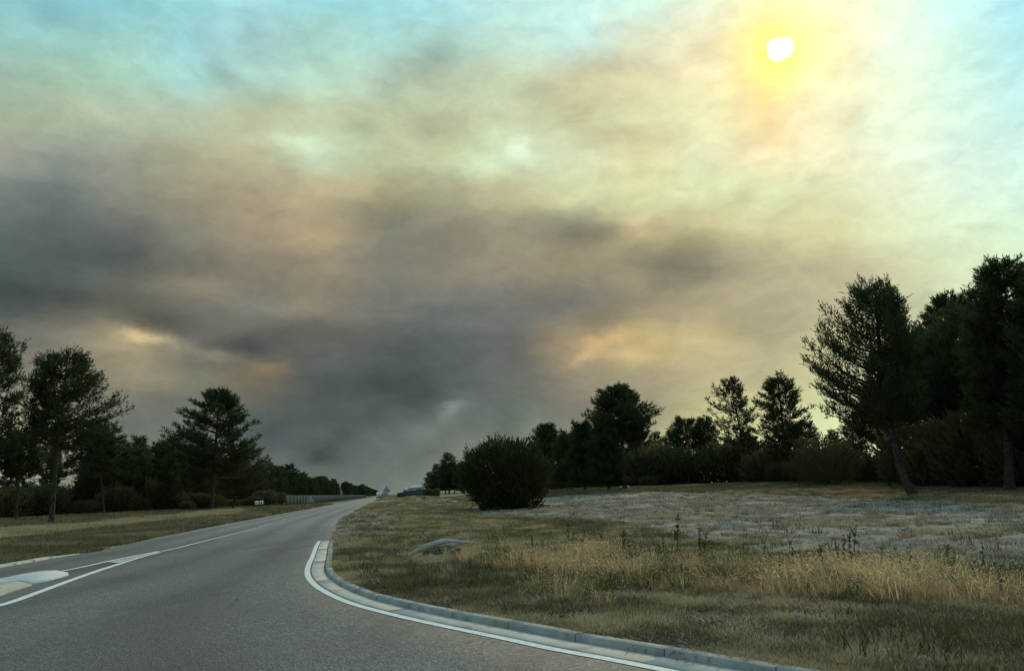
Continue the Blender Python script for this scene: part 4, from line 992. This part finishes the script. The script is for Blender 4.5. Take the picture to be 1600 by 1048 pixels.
# tall straw-coloured grass
P3, px, py, d, g = sample(42000, 6.3, 26, -8, 42, 3, 0.0)
f1 = field(P3, .55, 11.); f2 = field(P3, 2.2, 5.); wh = inz(px, py+10*f1, WH)
u = g.uniform(0, 1, len(px)); keep = wh & (u < np.clip(.14+1.2*f1+1.3*f2, .01, .8)) & (d > .5)
Q = P3[keep]; hgt = np.clip(.80+.55*f1[keep]+.30*g.normal(0, 1, len(Q)), .3, 1.6)*.80
rust = (f2[keep]+.3*g.normal(0, 1, len(Q)) > .12)
gs = [clump(440+k, 22, .14, .46, .16, .0060, .75, 18, m=M['wheat'], head_len=.065) for k in range(5)]
gr = [clump(450+k, 22, .10, .34, .15, .0065, .8, 12, m=M['rust'], head_len=.05) for k in range(4)]
scatter('straw_grass', Q[~rust], hgt[~rust], np.clip(.45+.5*f2[keep][~rust]+g.normal(0, .28, (~rust).sum()), 0, 1), gs, 3)
scatter('rusty_grass', Q[rust], hgt[rust], g.uniform(.1, 1, rust.sum()), gr, 4)
# loose straw outside the band
P3, px, py, d, g = sample(9000, 6.3, 50, -16, 42, 5, 0.0)
right = P3[:, 0] > xr_at(np.maximum(P3[:, 1], 26))+.8; f1 = field(P3, .5, 21.)
keep = right & (d > 1.2) & (py < 960) & (g.uniform(0, 1, len(px)) < np.clip(.05+.7*(f1-.1), .0, .6)) & ~inz(px, py, SANDZ)
Q = P3[keep]; scatter('loose_straw', Q, .45+.4*g.uniform(0, 1, len(Q)), g.uniform(0, .8, len(Q)), gs, 5)
# grey stubble and litter on the sand
P3, px, py, d, g = sample(60000, 11, 105, -14, 42, 6, 0.0)
f1 = field(P3, .30, 2.); keep = inz(px, py, SANDZ) & (g.uniform(0, 1, len(px)) < np.clip(.26+1.0*f1, .03, .75))
Q = P3[keep]; r_ = np.hypot(Q[:, 0], Q[:, 1]); gs2 = [clump(470+k, 16, .02, .09, .14, .012, 1.3, 0, m=M['stub']) for k in range(4)]
scatter('dry_stubble', Q, (.7+.6*g.uniform(0, 1, len(Q)))*np.clip(r_/22, .8, 3), np.clip(.42+f1[keep]*.7+g.normal(0, .25, len(Q)), 0, 1), gs2, 6)
# dead straw and clods lying in the mown verge
P3, px, py, d, g = sample(40000, 5.2, 30, -18, 42, 16, 0.0)
right = P3[:, 0] > xr_at(np.maximum(P3[:, 1], 26)); f1 = field(P3, .8, 31.)
keep = right & (d > .05) & (g.uniform(0, 1, len(px)) < np.clip(.30+1.0*f1, .04, .8)) & ~inz(px, py, SANDZ)
Q = P3[keep]; M['litter'] = foliage('dead_straw_litter', (.10, .085, .055), (.60, .53, .38), .2, 'INSTANCER')
gl = [clump(510+k, 12, .01, .06, .16, .011, 2.2, 0, m=M['litter']) for k in range(4)]
scatter('straw_litter', Q, .6+.9*g.uniform(0, 1, len(Q)), np.clip(.35+f1[keep]*.8+g.normal(0, .3, len(Q)), 0, 1), gl, 16)
# right far strip and left verge
P3, px, py, d, g = sample(52000, 20, 150, -44, -8, 7, 0.0)
left = P3[:, 0] < xl_at(np.maximum(P3[:, 1], 25)); f1 = field(P3, .25, 9.)
keep = left & (d > .15) & (g.uniform(0, 1, len(px)) < np.clip(.6+.7*f1, .2, 1)) & (px > -60)
Q = P3[keep]; r_ = np.hypot(Q[:, 0], Q[:, 1]); strip = inz(px[keep], py[keep], [(-80, 832), (130, 820), (330, 801), (385, 797), (380, 804), (200, 822), (-80, 853)])
gs = [clump(480+k, 30, .04, .13, .16, .012, .7, 0, m=M['grass']) for k in range(4)]
scatter('left_verge_grass', Q, (.8+.6*g.uniform(0, 1, len(Q)))*np.clip(r_/26, 1, 4), np.clip(.06+.5*f1[keep]+.55*strip+g.normal(0, .12, len(Q)), 0, 1), gs, 7)
P3, px, py, d, g = sample(30000, 40, 140, -3, 42, 8, 0.0)
f1 = field(P3, .2, 4.); keep = (~inz(px, py, SANDZ)) & (~inz(px, py, [(1110, 767), (1240, 763), (1500, 769), (1500, 776), (1420, 780), (1240, 777), (1120, 774)])) & (py < 786) & (g.uniform(0, 1, len(px)) < np.clip(.6+.7*f1, .2, 1)) & (px < 1680) & (px > 850)
Q = P3[keep]; r_ = np.hypot(Q[:, 0], Q[:, 1])
scatter('forest_edge_grass', Q, (.8+.6*g.uniform(0, 1, len(Q)))*np.clip(r_/26, 1, 4), np.clip(.08+.4*f1[keep]+g.normal(0, .12, len(Q)), 0, 1), gs, 8)

# dark weed stalks
def weed_meshes(seed, h):
    g = np.random.default_rng(seed); b = MB(); P_, D_ = [], []
    q = np.linspace(0, 1, 6); bend = g.normal(0, .05, 2); pts = np.c_[bend[0]*q**2*h*2, bend[1]*q**2*h*2, q*h]
    b.tube(pts, .007*(1-q*.6), 5)
    for i in range(34):
        t = g.uniform(.12, 1); p = np.array([np.interp(t, q, pts[:, k]) for k in range(3)]); a = g.uniform(0, 6.28)
        P_.append(p); D_.append([math.cos(a)*.6, math.sin(a)*.6, g.uniform(.4, 1.1)])
    V, F_, t = tufts(np.array(P_), np.array(D_), np.full(len(P_), .05), 4, .065*(.7+h*.3), .013, g, g.uniform(0, 1, len(P_)))
    return b.mesh('stem', M['weed']), mesh_np('leaves', V, [F_], M['weed'], {'tint': t})
wm = [weed_meshes(500+k, .75) for k in range(5)]
def stalk(px_, yb, yt, k, label, group='dark weed stalks in the straw grass'):
    b = at(px_, yb); D = math.hypot(b[0], b[1]); h = (yb-yt)*D/1156*1.02; s_ = h/.75
    z = float(H(b[0], b[1])[0])
    o = empty('weed_stalk', (b[0], b[1], z-.02)); o.scale = (s_,)*3; o.rotation_euler = (random.uniform(-.1, .1), random.uniform(-.1, .1), random.uniform(0, 6))
    tag(o, label, 'weed', group)
    for nm, me in zip(('stem', 'leaves'), wm[k % 5]):
        c_ = link(nm, me, o)
        if nm == 'leaves': c_['kind'] = 'stuff'
random.seed(9)
stalk(1060, 878, 812, 0, 'tallest dark weed stalk, rising alone above the straw grass near mid field')
for i_, (a, yb, yt) in enumerate([(888, 866, 822), (893, 868, 834), (912, 866, 832), (947, 872, 832), (977, 876, 842), (990, 888, 855), (1040, 884, 842), (1094, 888, 832), (1100, 890, 842)]):
    stalk(a, yb, yt, i_, 'dark weed stalk among the straw grass left and right of the tallest one')
for i_, (a, yb, yt) in enumerate([(1288, 905, 862), (1293, 908, 868), (1305, 902, 866), (1312, 908, 862), (1322, 905, 852), (1332, 903, 846), (1341, 902, 842), (1349, 905, 858), (1246, 897, 852), (1432, 918, 872), (1490, 925, 868), (1200, 895, 862), (1380, 908, 868)]):
    stalk(a, yb, yt, i_+2, 'dark weed stalk in the loose cluster at the right of the straw grass', 'weed stalks at the right of the straw grass')

for i_ in range(26):
    a = random.uniform(760, 1590); yb = 872+.055*(a-760)+random.uniform(-6, 34)
    stalk(a, yb, yb-random.uniform(22, 44), i_, 'dark weed stalk scattered among the straw grass', 'dark weed stalks scattered in the straw grass')
# ------------------------------------------------------------------ fallen log over rubble
lb = at(690, 869)+np.array([0, 0, .075]); D = math.hypot(lb[0], lb[1]); u_ = np.array([lb[1], -lb[0], 0])/D; mpp = D/1156
def lp(px_, z, back=0.): q = lb+u_*((px_-690)*mpp); q = q+np.array([lb[0], lb[1], 0])/D*back; return (q[0]-lb[0], q[1]-lb[1], z)
o = empty('fallen_log', tuple(lb)); tag(o, 'bleached grey curved log arching over dark rubble in the verge grass', 'log')
b = MB(); b.tube([lp(640, -.02), lp(650, .05), lp(662, .13, .05), (lp(676, .20, .08)), lp(690, .25, .1), lp(700, .265, .1), lp(712, .245, .12), lp(724, .21, .15), lp(738, .17, .2)], [.03, .05, .064, .066, .062, .052, .042, .033, .015], 9)
link('log', b.mesh('log', M['oldwood'], True), o)
b = MB(); b.tube([lp(688, .16, .1), lp(702, .19, .05), lp(716, .185, .05), lp(730, .15, .1)], [.02, .026, .022, .012], 6); link('side_branch', b.mesh('side_branch', M['oldwood'], True), o)
def rock_mesh(seed, sx, sy, sz, m=None):
    g = np.random.default_rng(seed); import bmesh
    bm = bmesh.new(); bmesh.ops.create_icosphere(bm, subdivisions=2, radius=1)
    for v in bm.verts:
        n_ = mnoise.noise(v.co*1.4+Vector((seed, 0, 0))); v.co *= 1+.45*n_; v.co = Vector((v.co.x*sx, v.co.y*sy, v.co.z*sz))
    me = bpy.data.meshes.new('rubble'); bm.to_mesh(me); bm.free(); me.materials.append(m or M['rock']); return me
rm = [rock_mesh(k, .13, .10, .08) for k in range(4)]
for i_, (a, z, bk, s_) in enumerate([(668, .03, .12, .8), (680, .05, .1, 1.1), (694, .06, .12, 1.2), (706, .05, .1, 1.1), (718, .04, .12, .9), (728, .02, .15, .7), (688, .10, .2, 1.0), (704, .10, .2, 1.0)]):
    q = lp(a, z, bk); c_ = empty if False else link('rubble_stone', rm[i_ % 4]); c_.location = (lb[0]+q[0], lb[1]+q[1], lb[2]+q[2]-.03); c_.scale = (s_,)*3; c_.rotation_euler = (0, 0, i_*1.3)
    tag(c_, 'dark rough stone lying under the bleached curved log', 'stone', 'rubble stones under the log')
for i_, (a, y_, s_, l_) in enumerate([(612, 868, 1.6, 'dark low stone in the verge grass left of the bleached log'), (626, 871, 1.0, 'smaller dark stone beside the low stone left of the bleached log')]):
    q = at(a, y_); c_ = link('stone', rm[i_], None, (q[0], q[1], q[2]+.01)); c_.scale = (s_, s_, s_*.7); tag(c_, l_, 'stone')
# clods of dark soil where the verge is torn open
P3, px, py, d, g = sample(60000, 5.2, 16, -14, 42, 17, 0.0); soil = np.zeros(len(px))
for a, b_, w_, h_ in RUTS: soil = np.maximum(soil, np.exp(-((px-a)/w_)**2-((py-b_-.02*(px-a))/h_)**2))
keep = (d > .15) & (g.uniform(0, 1, len(px)) < .5*np.clip(soil*1.2-.15, 0, 1)); Q = P3[keep]
M['clod'] = simple('dark_soil_clod', (.050, .044, .040), (.12, .11, .10), 18, .95, .1, .8, .01)
scatter('soil_clods', Q, .3+.9*g.uniform(0, 1, len(Q))**2, g.uniform(0, 1, len(Q)), [rock_mesh(60+k, .045, .035, .028, M['clod']) for k in range(4)], 17)
# pebbles and pale litter
gq = random.Random(3); pm = [rock_mesh(20+k, .022, .018, .014, M['pale']) for k in range(3)]
PB = []
while len(PB) < 60:
    a, y_ = gq.uniform(560, 1590), gq.uniform(905, 1040); v = px_dir(a, y_); t = -CAM_H/v[2]; q = np.array([[v[0]*t, v[1]*t]])
    if not inside(q, hard_poly)[0]: PB.append((q[0, 0], q[0, 1]))
Vs, Fs, n_ = [], [], 0
for x_, y_ in PB:
    me = gq.choice(pm); co = np.zeros(len(me.vertices)*3); me.vertices.foreach_get('co', co); co = co.reshape(-1, 3)*gq.uniform(.4, 1.3)+[x_, y_, float(H(x_, y_)[0])+.012]
    fi = np.zeros(len(me.polygons)*3, int); me.polygons.foreach_get('vertices', fi); Vs.append(co); Fs.append(fi.reshape(-1, 3)+n_); n_ += len(co)
o = link('pebbles', mesh_np('pebbles', np.vstack(Vs), [np.vstack(Fs)], M['pale'])); o['kind'] = 'stuff'

# ------------------------------------------------------------------ fences
def fence(name, p0, y1, pan_len, h, label, side_shift=0.0):
    o = empty(name, (p0[0], p0[1], p0[2])); tag(o, label, 'fence'); o.rotation_euler = (0, 0, math.atan2(1, VX)-math.pi/2)
    L = (y1-p0[1])*math.hypot(1, VX); n = int(L/pan_len)
    b = MB(); b.box((0, pan_len/2, h/2+.03), (.02, pan_len-.12, h-.12))
    for z in (.12, h*.36, h*.68, h-.06): b.box((0, pan_len/2, z), (.06, pan_len-.10, .05))
    pan = b.mesh('panel', M['fence'])
    b = MB(); b.box((0, 0, h/2), (.10, .09, h+.12)); b.box((0, 0, h+.075), (.13, .12, .03)); pst = b.mesh('post', M['post'])
    for i in range(n):
        c_ = link('panel', pan, o, (0, i*pan_len, 0)); c_ = link('post', pst, o, (0, i*pan_len, 0))
    link('post', pst, o, (0, n*pan_len, 0))
p0 = along(446, 124); p0[2] = 0.05
fence('panel_fence', p0, 620, 5.0, 1.95, 'long grey green fence along the left of the road below the receding pines')
p1 = along(661, 148); p1[2] = 0.0
fence('panel_fence', p1, 470, 5.0, 2.1, 'grey green fence right of the road beyond the grassy mound, left of the far pines')
sc2 = []
for s_ in np.linspace(165, 420, 22): sc2.append((p1[0]+VX*(s_-p1[1])+3+random.uniform(-.8, .8), float(s_)))
scrub(sc2, 'dark shrub showing above the far fence right of the road', 'shrubs above the far fence', 1.5, 2.3, 40, .7)

# ------------------------------------------------------------------ signs and boards
def face_cam(o, b): o.rotation_euler = (0, 0, -math.atan2(b[0], b[1]))
def tri_sign(name, b, zb, side, label, plate=False, seed=0):
    o = empty(name, tuple(b)); face_cam(o, b); tag(o, label, 'road sign'); hh = side*.866
    m = MB(); m.tube([(0, .05, -.2), (0, .05, zb+hh*.8)], .035, 8); link('pole', m.mesh('pole', M['steel'], True), o)
    # rounded triangle plate with a folded rim
    pts = []
    for k, (cx_, cz_) in enumerate(((-side/2, 0), (side/2, 0), (0, hh))):
        c_ = np.array([0, hh/3]); v_ = np.array([cx_, cz_]); v_ = v_+(c_-v_)*.10; a0 = math.atan2(cz_-hh/3, cx_)
        for da in (-.9, -.45, 0, .45, .9): pts.append((v_[0]+.055*math.cos(a0+da), v_[1]+.055*math.sin(a0+da)))
    pts.sort(key=lambda q: math.atan2(q[1]-hh/3, q[0])); n = len(pts)
    V = [(x, 0, zb+z) for x, z in pts]+[(x, .025, zb+z) for x, z in pts]; m = MB()
    m.add(V, [tuple(range(n)), tuple(n+i for i in reversed(range(n)))]+[(i, n+i, n+(i+1) % n, (i+1) % n) for i in range(n)])
    link('sign_plate', m.mesh('sign_plate', M['signback']), o)
    m = MB(); m.box((0, .0, zb+hh*.22), (side*.66, .04, .045)); m.box((0, .0, zb+hh*.55), (side*.34, .04, .045)); link('bracket', m.mesh('bracket', M['steel']), o)
    if plate: m = MB(); m.box((0, 0, zb-.2), (side*.4, .02, .2)); link('lower_plate', m.mesh('lower_plate', M['signback']), o)
b = along(485, 118); tri_sign('warning_sign', b, .70+b[2]*0, 1.2, 'triangular road sign seen from behind on a low pole, left verge before the long fence')
b = along(604, 126); b[2] = float(H(b[0], b[1])[0]); tri_sign('warning_sign', b, 1.9-b[2], 1.25, 'triangular road sign seen from behind on a tall pole at the grassy mound', plate=True)
def board(px_, D, zc, size, label, mark, group=None):
    b = along(px_, D); o = empty('marker_board', tuple(b)); face_cam(o, b); tag(o, label, 'marker board', group); z = zc-b[2]
    m = MB(); m.box((0, .03, z/2), (.06, .05, z+.1)); link('post', m.mesh('post', M['post']), o)
    m = MB(); m.box((0, 0, z), (size, .03, size)); link('board', m.mesh('board', M['white']), o)
    m = MB()
    if mark == 'bar': m.box((0, -.018, z), (size*.42, .006, size*.12))
    elif mark == 'box':
        m.box((0, -.018, z), (size*.40, .006, size*.34))
    else: m.box((-size*.1, -.018, z), (size*.08, .006, size*.5)); m.box((size*.08, -.018, z+.05), (size*.22, .006, size*.10)); m.box((size*.08, -.018, z-.06), (size*.22, .006, size*.10))
    link('mark', m.mesh('mark', M['black']), o)
board(401.3, 112, 1.02, .52, 'left one of two small white square boards at the forest edge left of the road', 'bar')
board(408.6, 112, 1.03, .52, 'right one of two small white square boards at the forest edge left of the road', 'box')
board(970, 121, 1.10, .54, 'left one of two small white square boards at the foot of the tall rounded pine', 'text')
board(981.3, 121, 1.11, .54, 'right one of two small white square boards at the foot of the tall rounded pine', 'box')
b = at(417.5, 794.6); m = MB(); m.box((0, 0, .09), (.82, .3, .18)); m.box((0, 0, .19), (.74, .24, .03)); o = link('concrete_slab', m.mesh('concrete_slab', M['white']), None, tuple(b)); face_cam(o, b)
tag(o, 'small white slab lying in the grass right below the left white boards', 'slab')
def post(px_, yb, h, label, k):
    b = at(px_, yb); o = empty('marker_post', tuple(b)); face_cam(o, b); tag(o, label, 'post')
    m = MB(); m.tube([(0, 0, -.1), (0, 0, h)], [.055, .05], 8); link('shaft', m.mesh('shaft', M['post'] if k else M['white']), o)
    m = MB(); m.tube([(0, 0, h*.72), (0, 0, h*.88)], [.058, .058], 8); link('band', m.mesh('band', M['steel']), o)
post(444, 794, .95, 'dark short post in the left verge where the long fence begins', 1)
post(471, 791.5, .95, 'dark short post in the left verge just left of the triangular sign', 1)
post(663, 783, 1.75, 'thin dark post at the near end of the fence behind the grassy mound', 1)
post(514, 784.5, .8, 'dark short post in the left verge right of the triangular sign', 1)

# ------------------------------------------------------------------ delivery van far down the road
def van(px_, D, label):
    b = along(px_, D); b[2] = 0; o = empty('box_van', tuple(b)); o.rotation_euler = (0, 0, math.atan2(1, VX)-math.pi/2); tag(o, label, 'van')
    m = MB(); m.box((0, 2.6, 1.65), (2.0, 3.8, 2.1)); body = link('cargo_box', m.mesh('cargo_box', M['trailer']), o)
    m = MB(); m.box((-.5, .69, 1.6), (.96, .03, 1.8)); link('rear_door', m.mesh('rear_door', M['white']), o); m = MB(); m.box((.5, .69, 1.6), (.96, .03, 1.8)); link('rear_door', m.mesh('rear_door', M['white']), o)
    m = MB(); m.add([(-1, 4.55, .5), (1, 4.55, .5), (1, 6.2, .5), (-1, 6.2, .5), (-1, 6.2, 1.1), (1, 6.2, 1.1), (-.95, 5.5, 2.05), (.95, 5.5, 2.05), (-.95, 4.55, 2.1), (.95, 4.55, 2.1)],
        [(0, 1, 2, 3), (3, 2, 5, 4), (4, 5, 7, 6), (6, 7, 9, 8), (8, 9, 1, 0), (0, 3, 4, 6, 8), (1, 9, 7, 5, 2)]); link('cab', m.mesh('cab', M['white']), o)
    m = MB(); m.add([(-.85, 6.13, 1.25), (.85, 6.13, 1.25), (.82, 5.58, 1.98), (-.82, 5.58, 1.98)], [(0, 1, 2, 3)]); link('windscreen', m.mesh('windscreen', M['glass']), o)
    m = MB(); m.box((0, .75, .48), (2.0, .14, .16)); link('bumper', m.mesh('bumper', M['rubber']), o)
    for sx in (-1, 1):
        m = MB(); m.box((sx*.88, .68, .66), (.14, .04, .16)); link('tail_light', m.mesh('tail_light', M['red']), o)
        for yy in (1.6, 5.3):
            m = MB(); m.tube([(sx*.75, yy, .38), (sx*1.0, yy, .38)], .38, 14); w_ = link('wheel', m.mesh('wheel', M['rubber']), o)
            m = MB(); m.tube([(sx*.98, yy, .38), (sx*1.015, yy, .38)], .2, 10); link('rim', m.mesh('rim', M['steel']), w_)
M['red'] = simple('red_lens', (.25, .02, .02), (.2, .02, .02), 9, .3)
van(592.3, 300, 'small white box van far away at the vanishing point of the road')
# ------------------------------------------------------------------ far pale buildings
def shed(px_, D, w_, l_, he, hr, label, rz=0.):
    b = along(px_, D); b[2] = 0; o = empty('warehouse', tuple(b)); tag(o, label, 'building'); o.rotation_euler = (0, 0, rz)
    m = MB(); m.box((0, 0, he/2), (w_, l_, he)); link('wall', m.mesh('wall', M['wallgrey']), o)
    t_ = .25; m = MB()
    m.add([(-w_/2-.4, -l_/2-.4, he+.02), (0, -l_/2-.4, hr), (w_/2+.4, -l_/2-.4, he+.02), (-w_/2-.4, l_/2+.4, he+.02), (0, l_/2+.4, hr), (w_/2+.4, l_/2+.4, he+.02),
           (-w_/2-.4, -l_/2-.4, he+t_), (0, -l_/2-.4, hr+t_), (w_/2+.4, -l_/2-.4, he+t_), (-w_/2-.4, l_/2+.4, he+t_), (0, l_/2+.4, hr+t_), (w_/2+.4, l_/2+.4, he+t_)],
          [(0, 1, 4, 3), (1, 2, 5, 4), (6, 9, 10, 7), (7, 10, 11, 8), (0, 6, 7, 1), (1, 7, 8, 2), (3, 4, 10, 9), (4, 5, 11, 10), (0, 3, 9, 6), (2, 8, 11, 5), (0, 1, 2), (3, 5, 4)])
    link('roof', m.mesh('roof', M['roofwhite']), o)
    for k in range(3): m = MB(); m.box((-w_/2+w_*(k+.5)/3, -l_/2-.04, 1.6), (w_/5, .08, 3.0)); link('door', m.mesh('door', M['steel']), o)
shed(648, 520, 7, 26, 4.2, 5.3, 'far pale shed whose low white roof shows above the far fence, left one', .5)
shed(659.5, 500, 8, 30, 5.0, 6.6, 'far pale shed with the higher white roof, partly hidden by the small far pines', .5)
shed(600.5, 760, 7, 14, 2.6, 3.6, 'low pale building far off directly right of the white van', .2)
